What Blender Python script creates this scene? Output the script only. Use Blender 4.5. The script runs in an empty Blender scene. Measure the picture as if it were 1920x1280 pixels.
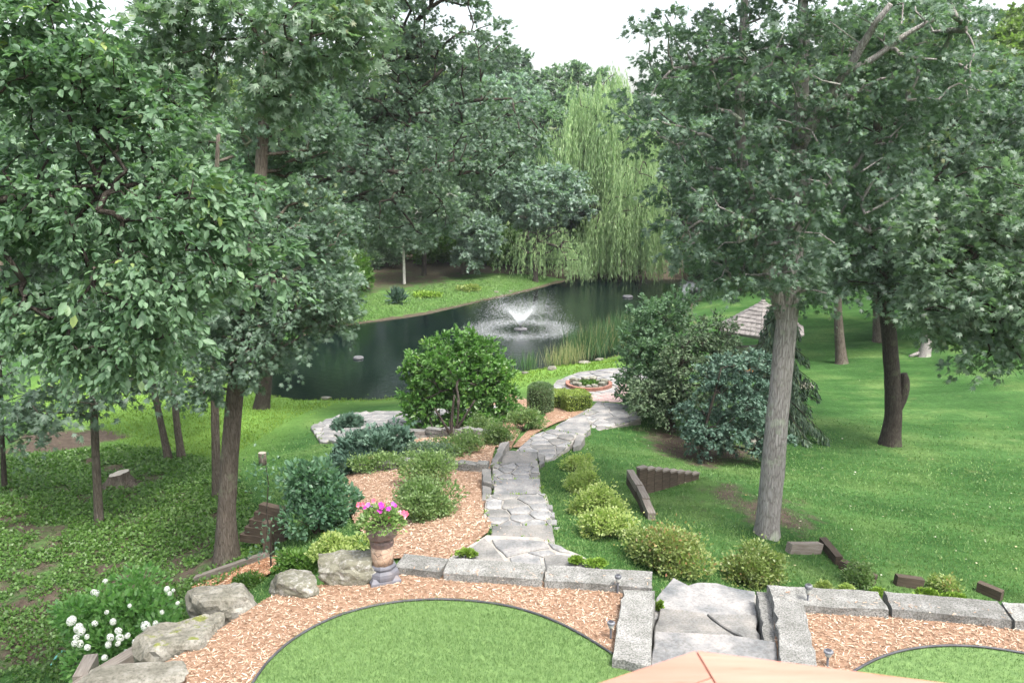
import bpy, math, random
import numpy as np
from mathutils import Vector, geometry as mgeo, noise as mnoise

# ------------------------------------------------------------------ camera, light, exposure
SC = bpy.context.scene
PITCH = math.radians(12.0)
CAM = np.array([0.0, 0.0, 5.0])
FPX = 1920 * 18.0 / 22.2
cd = bpy.data.cameras.new("camera"); cam = bpy.data.objects.new("camera", cd)
SC.collection.objects.link(cam); SC.camera = cam
cam.location = CAM; cam.rotation_euler = (math.pi / 2 - PITCH, 0, 0)
cd.sensor_width = 22.2; cd.lens = 18.0; cd.clip_start = 0.05; cd.clip_end = 1500
cd.dof.use_dof = True; cd.dof.focus_distance = 16.0; cd.dof.aperture_fstop = 5.6

SUN_EL, SUN_AZ = math.radians(62), math.radians(140)      # azimuth from +Y towards +X
w = bpy.data.worlds.new("World"); SC.world = w; w.use_nodes = True
nt = w.node_tree; nt.nodes.clear()
sky = nt.nodes.new("ShaderNodeTexSky"); sky.sky_type = 'NISHITA'; sky.sun_disc = False
sky.sun_elevation = SUN_EL; sky.sun_rotation = SUN_AZ; sky.dust_density = 6.0; sky.air_density = 1.4
hs = nt.nodes.new("ShaderNodeHueSaturation"); hs.inputs["Saturation"].default_value = 0.51
bg = nt.nodes.new("ShaderNodeBackground"); bg.inputs[1].default_value = 0.15
ow = nt.nodes.new("ShaderNodeOutputWorld")
nt.links.new(sky.outputs[0], hs.inputs["Color"]); nt.links.new(hs.outputs[0], bg.inputs[0]); nt.links.new(bg.outputs[0], ow.inputs[0])
sl = bpy.data.lights.new("sun", 'SUN'); sun = bpy.data.objects.new("sun", sl); SC.collection.objects.link(sun)
sl.energy = 1.5; sl.angle = math.radians(10); sl.color = (1.0, 0.97, 0.92)
sd = Vector((math.sin(SUN_AZ) * math.cos(SUN_EL), math.cos(SUN_AZ) * math.cos(SUN_EL), math.sin(SUN_EL)))
sun.rotation_euler = sd.to_track_quat('Z', 'Y').to_euler()
SC.view_settings.view_transform = 'Standard'; SC.view_settings.look = 'None'
SC.view_settings.gamma = 1.0; SC.view_settings.use_curve_mapping = False
SC.view_settings.exposure = 1.75
cy = SC.cycles
cy.max_bounces = 9; cy.diffuse_bounces = 6; cy.glossy_bounces = 2; cy.transmission_bounces = 4; cy.volume_bounces = 1
cy.transparent_max_bounces = 4; cy.use_denoising = True; cy.caustics_reflective = False; cy.caustics_refractive = False
cy.sample_clamp_indirect = 4.0

# ------------------------------------------------------------------ helpers
R0 = random.Random(7)
NP = np.random.default_rng(7)
COL = SC.collection
cp, sp = math.cos(PITCH), math.sin(PITCH)
FWD = np.array([0, cp, -sp]); UPV = np.array([0, sp, cp])

def ray(px, py):
    a = (px - 960) / FPX; b = (640 - py) / FPX
    return np.array([a, 0, 0]) + UPV * b + FWD
def W(px, py, z=0.0):
    r = ray(px, py); t = (z - CAM[2]) / r[2]
    return CAM + r * t
def D(px, py, d):
    r = ray(px, py); return CAM + r * (d / r[1])
def mpp(p):                                   # metres per photo pixel at a point
    return float(np.dot(np.asarray(p) - CAM, FWD)) / FPX

def inpoly(X, Y, poly):
    X = np.asarray(X, float); Y = np.asarray(Y, float); c = np.zeros(X.shape, bool)
    n = len(poly)
    for i in range(n):
        x0, y0 = poly[i][0], poly[i][1]; x1, y1 = poly[(i + 1) % n][0], poly[(i + 1) % n][1]
        if y0 == y1: continue
        m = ((y0 > Y) != (y1 > Y)) & (X < (x1 - x0) * (Y - y0) / (y1 - y0) + x0)
        c ^= m
    return c
def polydist(X, Y, poly):
    X = np.asarray(X, float); Y = np.asarray(Y, float); d = np.full(X.shape, 1e9)
    n = len(poly)
    for i in range(n):
        x0, y0 = poly[i][0], poly[i][1]; x1, y1 = poly[(i + 1) % n][0], poly[(i + 1) % n][1]
        dx, dy = x1 - x0, y1 - y0; L = dx * dx + dy * dy + 1e-12
        t = np.clip(((X - x0) * dx + (Y - y0) * dy) / L, 0, 1)
        d = np.minimum(d, np.hypot(X - x0 - t * dx, Y - y0 - t * dy))
    return d
def sstep(x): x = np.clip(x, 0, 1); return x * x * (3 - 2 * x)

def vnoise(X, Y, s, seed=0):
    """cheap smooth value noise, vectorised"""
    X = np.asarray(X, float) * s + seed * 17.3; Y = np.asarray(Y, float) * s - seed * 9.1
    xi = np.floor(X).astype(int); yi = np.floor(Y).astype(int); fx = sstep(X - xi); fy = sstep(Y - yi)
    def h(a, b):
        v = np.sin(a * 127.1 + b * 311.7 + seed * 3.7) * 43758.5453
        return v - np.floor(v)
    return (h(xi, yi) * (1 - fx) + h(xi + 1, yi) * fx) * (1 - fy) + (h(xi, yi + 1) * (1 - fx) + h(xi + 1, yi + 1) * fx) * fy

# ------------------------------------------------------------------ terrain height
WATER = -3.5
POND_PX = [(560, 752), (640, 750), (700, 750), (760, 745), (850, 735), (925, 715), (965, 700), (1005, 693), (1080, 687), (1150, 670), (1190, 655),
           (1240, 625), (1290, 580), (1315, 545), (1300, 528), (1262, 523), (1180, 523), (1100, 519), (1085, 522), (1040, 532), (1000, 543),
           (950, 555), (900, 565), (850, 577), (800, 589), (750, 597), (700, 603), (650, 610), (590, 622), (520, 645), (480, 675), (480, 715), (510, 742)]
POND = [W(a, b, WATER)[:2] for a, b in POND_PX]
CTRL_PX = [(960, 1060, -.45), (960, 1000, -.62), (960, 955, -.82), (960, 910, -1.0), (960, 882, -1.18), (965, 855, -1.36), (1010, 830, -1.58), (1060, 800, -1.8),
    (1110, 770, -2.1), (1120, 735, -2.42), (1100, 708, -2.5), (1170, 720, -2.5), (1250, 1060, -.6), (1350, 1090, -.7), (1100, 950, -.85), (1150, 850, -1.6), (1250, 800, -2.1), (1300, 900, -1.7),
    (1440, 1000, -1.2), (1600, 1080, -1.5), (1750, 1120, -1.7), (1900, 1110, -1.9), (1900, 900, -2.3), (1670, 830, -2.4), (1900, 700, -2.7), (1575, 680, -3.0),
    (1480, 700, -3.1), (1750, 660, -2.9), (1650, 600, -2.8), (1850, 580, -2.0), (1400, 640, -3.2), (1450, 570, -2.9), (1300, 850, -2.1), (1312, 889, -1.38), (1262, 924, -1.5), (1228, 948, -1.42),
    (780, 1020, -.6), (700, 950, -1.05), (650, 1000, -1.0), (660, 900, -1.5), (560, 960, -1.6), (850, 960, -.85), (850, 880, -1.25), (800, 840, -1.6), (750, 850, -1.65), (850, 800, -2.0), (650, 790, -2.7),
    (560, 870, -2.2), (510, 1040, -1.6), (425, 1050, -2.0), (300, 1150, -2.1), (100, 1250, -2.3), (185, 980, -2.5), (225, 905, -2.7), (0, 900, -2.8), (300, 860, -2.9),
    (600, 765, -3.15), (100, 820, -3.0), (300, 750, -3.2), (0, 750, -3.2), (-300, 900, -2.6), (-200, 1200, -2.3), (700, 770, -3.05), (850, 770, -2.75), (950, 740, -2.7),
    (760, 530, -3.0), (870, 510, -2.9), (660, 520, -2.8), (1000, 520, -3.1), (1150, 505, -3.1), (1280, 505, -3.0), (2100, 1000, -2.2), (2200, 700, -2.2)]
_c = [np.append(W(a, b, z)[:2], z) for a, b, z in CTRL_PX]
_c += [np.array(v, float) for v in [(0, 4, -1.0), (-6, 4, -2.2), (6, 5, -1.4), (-16, 6, -2.3), (14, 5, -2.0), (0, -15, -1.0), (-60, 20, -2), (60, 20, -1.5), (-60, 90, 0), (60, 90, 1.0),
    (0, 110, 0.5), (-150, 60, 2), (150, 60, 3), (0, 220, 4), (-200, 220, 5), (200, 220, 5), (-150, -40, 0), (150, -40, 0), (25, 60, -2.0), (-25, 70, -2.0), (-30, 45, -2.6)]]
_c = np.array(_c)
def _tps(r): return r * r * np.log(r + 1e-6)
_n = len(_c); _d = np.hypot(_c[:, None, 0] - _c[None, :, 0], _c[:, None, 1] - _c[None, :, 1])
_A = np.zeros((_n + 3, _n + 3)); _A[:_n, :_n] = _tps(_d) + np.eye(_n) * 0.6; _A[:_n, _n] = 1; _A[:_n, _n + 1:] = _c[:, :2]; _A[_n, :_n] = 1; _A[_n + 1:, :_n] = _c[:, :2].T
_w = np.linalg.solve(_A, np.append(_c[:, 2], [0, 0, 0]))
def H(x, y):
    x = np.atleast_1d(np.asarray(x, float)); y = np.atleast_1d(np.asarray(y, float)); sh = x.shape
    xf, yf = x.ravel(), y.ravel(); out = np.empty(xf.shape)
    for i in range(0, len(xf), 20000):
        a, b = xf[i:i + 20000], yf[i:i + 20000]
        r = np.hypot(a[:, None] - _c[None, :, 0], b[:, None] - _c[None, :, 1])
        z = _tps(r) @ _w[:_n] + _w[_n] + _w[_n + 1] * a + _w[_n + 2] * b
        z = np.clip(z, -6, 9)
        dp = polydist(a, b, POND); ins = inpoly(a, b, POND)
        z = np.maximum(z, WATER + 0.10 + 0.02 * np.minimum(dp, 8))
        sh_ = WATER + 0.06
        z = sh_ + (z - sh_) * sstep(dp / 2.5)
        z = np.where(ins, WATER + 0.05 - np.minimum(1.2, dp * 0.7), z)
        z = z + (vnoise(a, b, .9, 3) - .5) * .05 * sstep(dp / 2) * (~ins)
        out[i:i + 20000] = z
    return out.reshape(sh)
def h1(x, y): return float(H(x, y)[0])
def G(px, py):
    """where the sight line through a photo pixel meets the ground"""
    r = ray(px, py); r = r / np.linalg.norm(r)
    t = np.concatenate([np.arange(4, 80, .05), np.arange(80, 300, .5)])
    P = CAM[None] + r[None] * t[:, None]
    below = P[:, 2] < H(P[:, 0], P[:, 1])
    i = int(np.argmax(below)) if below.any() else len(t) - 1
    return np.array([P[i, 0], P[i, 1], h1(P[i, 0], P[i, 1])])

# ------------------------------------------------------------------ materials
def new_mat(name):
    m = bpy.data.materials.new(name); m.use_nodes = True
    n = m.node_tree.nodes; b = n["Principled BSDF"]; return m, m.node_tree, n, b
def N(nt, t, **kw):
    x = nt.nodes.new(t)
    for k, v in kw.items():
        if k.startswith("i_"): x.inputs[k[2:].replace("_", " ")].default_value = v
        else: setattr(x, k, v)
    return x
def ramp(nt, fac, stops):
    r = nt.nodes.new("ShaderNodeValToRGB"); e = r.color_ramp.elements
    while len(e) < len(stops): e.new(0.5)
    for q, (p, c) in zip(e, stops): q.position = p; q.color = (*c, 1) if len(c) == 3 else c
    nt.links.new(fac, r.inputs[0]); return r
def noise(nt, co, scale, detail=5, rough=.6, dist=0):
    x = N(nt, "ShaderNodeTexNoise"); x.inputs["Scale"].default_value = scale; x.inputs["Detail"].default_value = detail
    x.inputs["Roughness"].default_value = rough; x.inputs["Distortion"].default_value = dist; nt.links.new(co, x.inputs["Vector"]); return x
def mixc(nt, a, b, fac, mode='MIX'):
    m = nt.nodes.new("ShaderNodeMix"); m.data_type = 'RGBA'; m.blend_type = mode
    for s, v in ((0, fac), (6, a), (7, b)):
        if isinstance(v, (int, float)): m.inputs[s].default_value = v
        elif isinstance(v, tuple): m.inputs[s].default_value = (*v, 1)
        else: nt.links.new(v, m.inputs[s])
    return m.outputs[2]
def bump(nt, b, hgt, strength=.5, dist=.02):
    x = nt.nodes.new("ShaderNodeBump"); x.inputs["Strength"].default_value = strength; x.inputs["Distance"].default_value = dist
    nt.links.new(hgt, x.inputs["Height"]); nt.links.new(x.outputs[0], b.inputs["Normal"]); return x
def coords(nt, world=False):
    if world: return nt.nodes.new("ShaderNodeNewGeometry").outputs["Position"]
    return nt.nodes.new("ShaderNodeTexCoord").outputs["Object"]

def mottled(name, stops, scale=4, rough=.85, bs=.4, bd=.02, world=False, bscale=None, spec=.3, fine=None, stretch=None):
    m, nt, n, b = new_mat(name); co = coords(nt, world)
    if stretch:
        mp = N(nt, "ShaderNodeMapping"); mp.inputs["Scale"].default_value = stretch; nt.links.new(co, mp.inputs[0]); co = mp.outputs[0]
    a = noise(nt, co, scale, 7, .62); r = ramp(nt, a.outputs[0], stops); c = r.outputs[0]
    if not world:
        oi = nt.nodes.new("ShaderNodeObjectInfo")
        mr = N(nt, "ShaderNodeMapRange"); mr.inputs[3].default_value = .82; mr.inputs[4].default_value = 1.14; nt.links.new(oi.outputs["Random"], mr.inputs[0])
        cm = nt.nodes.new("ShaderNodeCombineColor"); [nt.links.new(mr.outputs[0], cm.inputs[i]) for i in range(3)]
        c = mixc(nt, c, cm.outputs[0], 1.0, 'MULTIPLY')
    if fine:
        f = noise(nt, co, fine[0], 4, .7); fr = ramp(nt, f.outputs[0], [(fine[1], (1, 1, 1)), (fine[2], fine[3])])
        c = mixc(nt, c, fr.outputs[0], 1.0, 'MULTIPLY')
    nt.links.new(c, b.inputs["Base Color"]); b.inputs["Roughness"].default_value = rough; b.inputs["Specular IOR Level"].default_value = spec
    d = noise(nt, co, bscale or scale * 5, 8, .7); bump(nt, b, d.outputs[0], bs, bd)
    return m

def leaf_mat(name, c_dark, c_light, c_odd=None, rough=.42, spec=.5, trans=.45, odd_at=.93):
    """per-leaf colour from the attribute tint (0..1)"""
    m, nt, n, b = new_mat(name)
    at = N(nt, "ShaderNodeAttribute", attribute_name="tint")
    st = [(0, c_dark), (odd_at - .04, c_light)]
    if c_odd: st.append((1.0, c_odd))
    r = ramp(nt, at.outputs["Fac"], st)
    oi = nt.nodes.new("ShaderNodeObjectInfo"); mr = N(nt, "ShaderNodeMapRange"); mr.inputs[3].default_value = .85; mr.inputs[4].default_value = 1.15
    nt.links.new(oi.outputs["Random"], mr.inputs[0]); cm = nt.nodes.new("ShaderNodeCombineColor"); [nt.links.new(mr.outputs[0], cm.inputs[i]) for i in range(3)]
    c = mixc(nt, r.outputs[0], cm.outputs[0], 1.0, 'MULTIPLY')
    nt.links.new(c, b.inputs["Base Color"]); b.inputs["Roughness"].default_value = rough; b.inputs["Specular IOR Level"].default_value = spec
    t = nt.nodes.new("ShaderNodeBsdfTranslucent"); tc = mixc(nt, c, (.95, 1.2, .60), 1.0, 'MULTIPLY'); nt.links.new(tc, t.inputs[0])
    mx = nt.nodes.new("ShaderNodeMixShader"); mx.inputs[0].default_value = trans
    nt.links.new(b.outputs[0], mx.inputs[1]); nt.links.new(t.outputs[0], mx.inputs[2]); nt.links.new(mx.outputs[0], n["Material Output"].inputs[0])
    return m

MT = {}
MT['oak'] = leaf_mat("oak_leaf", (.068, .112, .080), (.150, .220, .160), (.20, .20, .07), odd_at=.96, rough=.46, spec=.42)
MT['oak_far'] = leaf_mat("far_leaf", (.09, .155, .10), (.20, .285, .19), (.19, .20, .08), odd_at=.97)
MT['oak_pale'] = leaf_mat("pale_oak_leaf", (.10, .165, .11), (.20, .28, .19), (.26, .25, .12), odd_at=.96, rough=.45, spec=.6)
MT['elm'] = leaf_mat("elm_leaf", (.058, .115, .064), (.135, .215, .125), (.26, .32, .08), odd_at=.96, rough=.48, spec=.35, trans=.42)
MT['blue'] = leaf_mat("blue_leaf", (.13, .20, .16), (.25, .34, .28), None, rough=.5)
MT['yellowgreen'] = leaf_mat("yellowgreen_leaf", (.10, .16, .045), (.20, .28, .08), None)
MT['willow'] = leaf_mat("willow_leaf", (.15, .245, .12), (.40, .52, .27), (.34, .36, .17), odd_at=.93, rough=.5)
MT['needle'] = leaf_mat("spruce_needle", (.045, .085, .055), (.11, .165, .10), (.14, .19, .07), rough=.55, spec=.3, trans=.1)
MT['juniper'] = leaf_mat("juniper_needle", (0.038, 0.080, 0.059), (0.083, 0.142, 0.100), None, rough=.55, spec=.3, trans=.1)
MT['yewneedle'] = leaf_mat("yew_needle", (.042, .075, .040), (.10, .145, .075), (.14, .17, .07), rough=.55, spec=.3, trans=.1)
MT['magnolia'] = leaf_mat("glossy_leaf", (.055, .145, .035), (.14, .28, .07), (.26, .38, .08), odd_at=.86, rough=.33, spec=.6)
MT['viburnum'] = leaf_mat("viburnum_leaf", (.055, .13, .08), (.13, .235, .14), None, rough=.38, spec=.6)
MT['spirea'] = leaf_mat("spirea_leaf", (.095, .165, .06), (.22, .31, .12), (.27, .20, .10), odd_at=.93)
MT['lime'] = leaf_mat("lime_leaf", (.19, .26, .075), (.37, .43, .155), (.42, .36, .10), odd_at=.95, trans=.5)
MT['rust'] = leaf_mat("rusty_spirea_leaf", (.14, .20, .06), (.28, .34, .12), (.36, .16, .09), odd_at=.84)
MT['box'] = leaf_mat("clipped_leaf", (.07, .12, .06), (.17, .24, .12), None, rough=.45)
MT['yew'] = leaf_mat("hedge_leaf", (.14, .20, .04), (.30, .36, .09), None)
MT['hydrangea'] = leaf_mat("hydrangea_leaf", (0.101, 0.240, 0.076), (0.228, 0.417, 0.127), None)
MT['cover'] = leaf_mat("ground_cover_leaf", (0.048, 0.112, 0.024), (0.120, 0.224, 0.048), (0.176, 0.264, 0.064), odd_at=.9)
MT['grass'] = leaf_mat("lawn_blade", (0.071, 0.142, 0.045), (0.162, 0.253, 0.085), (0.233, 0.247, 0.117), odd_at=.96, rough=.5, spec=.3, trans=.2)
MT['grass_bank'] = leaf_mat("bank_blade", (0.099, 0.186, 0.023), (0.192, 0.298, 0.046), None, rough=.5, spec=.3, trans=.2)
MT['reed'] = leaf_mat("reed_blade", (.06, .14, .055), (.14, .24, .11), (.50, .42, .25), odd_at=.8, rough=.5)
MT['petunia'] = leaf_mat("petunia_leaf", (.11, .20, .06), (.30, .42, .16), None)

def bark_mat(name, c1, c2, c3, sc=1.0, bs=.9):
    m, nt, n, b = new_mat(name); co = coords(nt)
    mp = N(nt, "ShaderNodeMapping"); mp.inputs["Scale"].default_value = (24 * sc, 24 * sc, 3.0 * sc); nt.links.new(co, mp.inputs[0])
    v = N(nt, "ShaderNodeTexVoronoi", feature='DISTANCE_TO_EDGE'); v.inputs["Scale"].default_value = 1.6
    dn = noise(nt, mp.outputs[0], .8, 4); dm = mixc(nt, mp.outputs[0], dn.outputs[1], .9, 'ADD'); nt.links.new(dm, v.inputs["Vector"])
    a = noise(nt, mp.outputs[0], 1.3, 8, .7)
    r = ramp(nt, a.outputs[0], [(.3, c1), (.55, c2), (.75, c3)])
    rv = ramp(nt, v.outputs[0], [(0, (.35, .33, .3)), (.16, (1, 1, 1))])
    c = mixc(nt, r.outputs[0], rv.outputs[0], .6, 'MULTIPLY')
    l = noise(nt, co, 1.7, 5, .6); lr = ramp(nt, l.outputs[0], [(.56, (0, 0, 0)), (.7, (1, 1, 1))])
    c = mixc(nt, c, (c3[0] * .9, c3[1] * 1.05, c3[2] * .8), lr.outputs[0])
    nt.links.new(c, b.inputs["Base Color"]); b.inputs["Roughness"].default_value = .95; b.inputs["Specular IOR Level"].default_value = .15
    hm = mixc(nt, rv.outputs[0], a.outputs[0], .5); bump(nt, b, hm, bs, .03)
    return m
MT['bark_grey'] = bark_mat("pale_grey_bark", (0.204, 0.187, 0.174), (0.315, 0.297, 0.285), (0.425, 0.416, 0.404))
MT['bark'] = bark_mat("brown_bark", (0.075, 0.061, 0.050), (0.128, 0.109, 0.090), (0.188, 0.173, 0.150))
MT['bark_dark'] = bark_mat("dark_bark", (0.034, 0.028, 0.024), (0.062, 0.053, 0.045), (0.099, 0.090, 0.077))
MT['birch'] = bark_mat("birch_bark", (.35, .33, .30), (.62, .60, .56), (.75, .73, .70), bs=.3)
MT['twig'] = mottled("twig_wood", [(.3, (0.048, 0.036, 0.027)), (.7, (0.102, 0.078, 0.060))], 8)

# ------------------------------------------------------------------ object helpers
def link(o, parent=None):
    COL.objects.link(o)
    if parent is not None: o.parent = parent
    return o
def tag(o, label=None, cat=None, group=None, kind=None):
    if label: o["label"] = label
    if cat: o["category"] = cat
    if group: o["group"] = group
    if kind: o["kind"] = kind
    return o
def empty(name, loc, rz=0, **kw):
    o = bpy.data.objects.new(name, None); link(o); o.location = [float(v) for v in loc]; o.rotation_euler = (0, 0, rz); o.empty_display_size = .2
    return tag(o, **kw)
def mesh_np(name, V, F, mat, parent=None, tint=None, smooth=False, loc=None):
    """V (n,3); F (m,3) or (m,4) int"""
    V = np.asarray(V, np.float32); F = np.asarray(F, np.int32); k = F.shape[1]
    me = bpy.data.meshes.new(name); me.vertices.add(len(V)); me.vertices.foreach_set("co", V.ravel())
    me.loops.add(F.size); me.loops.foreach_set("vertex_index", F.ravel())
    me.polygons.add(len(F)); me.polygons.foreach_set("loop_start", np.arange(0, F.size, k, dtype=np.int32))
    if smooth: me.polygons.foreach_set("use_smooth", np.ones(len(F), bool))
    if tint is not None:
        a = me.attributes.new("tint", 'FLOAT', 'POINT'); a.data.foreach_set("value", np.asarray(tint, np.float32))
    me.update(calc_edges=True)
    if mat: me.materials.append(mat)
    o = bpy.data.objects.new(name, me); link(o, parent)
    if loc is not None: o.location = [float(v) for v in loc]
    return o
def mesh_py(name, V, F, mat, parent=None, smooth=False, loc=None):
    me = bpy.data.meshes.new(name); me.from_pydata([tuple(map(float, v)) for v in V], [], [tuple(map(int, f)) for f in F]); me.update()
    if smooth: me.polygons.foreach_set("use_smooth", [True] * len(me.polygons))
    if mat: me.materials.append(mat)
    o = bpy.data.objects.new(name, me); link(o, parent)
    if loc is not None: o.location = [float(v) for v in loc]
    return o
class MB:
    """collects shapes into one mesh"""
    def __init__(s): s.V = []; s.F = []
    def add(s, V, F):
        b = len(s.V); s.V += [tuple(map(float, v)) for v in V]; s.F += [tuple(int(i) + b for i in f) for f in F]
    def box(s, c, size, rz=0, rx=0, ry=0):
        from mathutils import Euler
        e = Euler((rx, ry, rz)).to_matrix(); x, y, z = [q / 2 for q in size]
        V = [Vector(c) + e @ Vector((a * x, b * y, d * z)) for d in (-1, 1) for a, b in ((-1, -1), (1, -1), (1, 1), (-1, 1))]
        s.add(V, [(3, 2, 1, 0), (4, 5, 6, 7), (0, 1, 5, 4), (1, 2, 6, 5), (2, 3, 7, 6), (3, 0, 4, 7)])
    def tube(s, pts, rad, seg=6, cap=True):
        V, F = tube(pts, rad, seg, cap); s.add(V, F)
    def lathe(s, prof, seg=12, c=(0, 0, 0), phase=0, cap=True):
        V = []; F = []
        for r, z in prof:
            for i in range(seg):
                a = 2 * math.pi * i / seg + phase; V.append((c[0] + r * math.cos(a), c[1] + r * math.sin(a), c[2] + z))
        for j in range(len(prof) - 1):
            for i in range(seg):
                k = (i + 1) % seg; F.append((j * seg + i, j * seg + k, (j + 1) * seg + k, (j + 1) * seg + i))
        if cap:
            F.append(tuple(range(seg))[::-1]); F.append(tuple(range((len(prof) - 1) * seg, len(prof) * seg)))
        s.add(V, F)
    def build(s, name, mat, parent=None, loc=None, smooth=False): return mesh_py(name, s.V, s.F, mat, parent, smooth, loc)
def tube(pts, rad, seg=6, cap=True):
    P = np.asarray(pts, float); n = len(P); rad = np.broadcast_to(rad, (n,)).astype(float)
    T = np.gradient(P, axis=0); T /= np.linalg.norm(T, axis=1)[:, None] + 1e-9
    u = np.cross(T[0], [0.13, .37, .92]); u /= np.linalg.norm(u) + 1e-9
    V = np.empty((n, seg, 3)); a = np.linspace(0, 2 * math.pi, seg, endpoint=False)
    for i in range(n):
        u = u - T[i] * np.dot(u, T[i]); u /= np.linalg.norm(u) + 1e-9; v = np.cross(T[i], u)
        V[i] = P[i] + rad[i] * (np.cos(a)[:, None] * u + np.sin(a)[:, None] * v)
    F = []
    for i in range(n - 1):
        for j in range(seg):
            k = (j + 1) % seg; F.append((i * seg + j, i * seg + k, (i + 1) * seg + k, (i + 1) * seg + j))
    if cap: F.append(tuple(range(seg))[::-1]); F.append(tuple(range((n - 1) * seg, n * seg)))
    return V.reshape(-1, 3), F

# leaf templates: verts (x across, y along, z up), tris
LT = {
 'lobed': (np.array([(0, 0, 0), (.10, .5, .02), (-.10, .5, .02), (0, 1, -.06), (.09, .62, .02), (.10, .36, .03), (.40, .84, -.05), (-.09, .62, .02), (-.10, .36, .03), (-.40, .84, -.05), (.05, .16, .02), (.40, .46, -.03), (-.05, .16, .02), (-.40, .46, -.03)]),
           [(0, 1, 2), (2, 1, 3), (5, 6, 4), (8, 7, 9), (10, 11, 1), (12, 2, 13)]),
 'ovate': (np.array([(0, 0, 0), (.28, .35, .07), (.20, .72, .04), (0, 1, -.08), (-.20, .72, .04), (-.28, .35, .07)]), [(0, 1, 2), (0, 2, 3), (0, 3, 4), (0, 4, 5)]),
 'kite': (np.array([(0, 0, 0), (.30, .5, .05), (0, 1, -.05), (-.30, .5, .05)]), [(0, 1, 2), (0, 2, 3)]),
 'narrow': (np.array([(0, 0, 0), (.09, .4, .0), (0, 1, -.04), (-.09, .4, .0)]), [(0, 1, 2), (0, 2, 3)]),
 'blade': (np.array([(-.5, 0, 0), (.5, 0, 0), (0, 1, 0)]), [(0, 1, 2)]),
 'spray': (np.array([(0, 0, 0), (.34, .22, .02), (.10, .36, .05), (.40, .62, -.02), (.08, .66, .04), (0, 1, -.05), (-.08, .66, .04), (-.36, .52, -.02), (-.10, .32, .05), (-.38, .16, .02)]),
           [(0, 1, 2), (0, 2, 8), (2, 3, 4), (8, 2, 4), (8, 4, 6), (4, 5, 6), (0, 8, 9), (8, 6, 7)]),
}
def leaves(name, P, dirs, nrm, size, mat, tmpl='kite', parent=None, tint=None, wscale=1.0, kind='stuff', rng=NP):
    P = np.asarray(P, float); n = len(P)
    dirs = dirs / (np.linalg.norm(dirs, axis=1)[:, None] + 1e-9)
    x = np.cross(dirs, nrm); x /= np.linalg.norm(x, axis=1)[:, None] + 1e-9; z = np.cross(x, dirs)
    tv, tf = LT[tmpl]; k = len(tv); size = np.broadcast_to(size, (n,)); ws = np.broadcast_to(wscale, (n,))
    V = P[:, None, :] + (size * ws)[:, None, None] * tv[None, :, 0, None] * x[:, None, :] + size[:, None, None] * (tv[None, :, 1, None] * dirs[:, None, :] + tv[None, :, 2, None] * z[:, None, :])
    F = (np.array(tf)[None] + (np.arange(n) * k)[:, None, None]).reshape(-1, 3)
    if tint is None: tint = rng.random(n)
    o = mesh_np(name, V.reshape(-1, 3), F, mat, parent, tint=np.repeat(tint, k))
    if kind: o["kind"] = kind
    return o
def rdir(n, rng=NP):
    v = rng.normal(size=(n, 3)); return v / np.linalg.norm(v, axis=1)[:, None]
# ------------------------------------------------------------------ trees
def trunk_mesh(pts, rad, seg=14, flare=.5, seed=0):
    P = np.asarray(pts, float); m = max(10, int(np.sum(np.linalg.norm(np.diff(P, axis=0), axis=1)) / .22))
    s = np.concatenate([[0], np.cumsum(np.linalg.norm(np.diff(P, axis=0), axis=1))]); q = np.linspace(0, 1, m) ** 1.25 * s[-1]
    Q = np.stack([np.interp(q, s, P[:, i]) for i in range(3)], 1)
    rad = np.interp(np.linspace(0, 1, len(P)), np.linspace(0, 1, len(rad)), rad)
    for _ in range(2): Q[1:-1] = (Q[:-2] + 2 * Q[1:-1] + Q[2:]) / 4
    r = np.interp(q, s, rad); rg = np.random.default_rng(seed)
    V, F = tube(Q, r, seg); V = V.reshape(m, seg, 3); a = np.linspace(0, 2 * math.pi, seg, endpoint=False)
    ph = rg.random() * 6
    for i in range(m):
        f = 1 + flare * math.exp(-q[i] / (r[0] * 1.6)) * (1 + .45 * np.cos(5 * a + ph)) + .035 * np.cos(3 * a + q[i] * 1.1 + ph) + rg.normal(size=seg) * .018
        V[i] = Q[i] + (V[i] - Q[i]) * f[:, None]
    return V.reshape(-1, 3), F, Q, r

def spread(ells, n, rng, shell=.3):
    vol = np.array([e[3] * e[4] * e[5] for e in ells]); vol = vol / vol.sum(); k = n * 9
    idx = rng.choice(len(ells), k, p=vol); E = np.array(ells, float)[idx]
    u = rdir(k, rng) * (rng.uniform(shell, 1, k) ** (1 / 2.2))[:, None]
    P = E[:, :3] + u * E[:, 3:6]
    tot = sum(4.19 * e[3] * e[4] * e[5] for e in ells); r = .82 * (tot / n) ** (1 / 3)
    out = []
    for p in P:
        if len(out) >= n: break
        if not out or np.min(np.sum((np.array(out) - p) ** 2, 1)) > r * r: out.append(p)
        r *= .9997
    return np.array(out)

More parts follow.
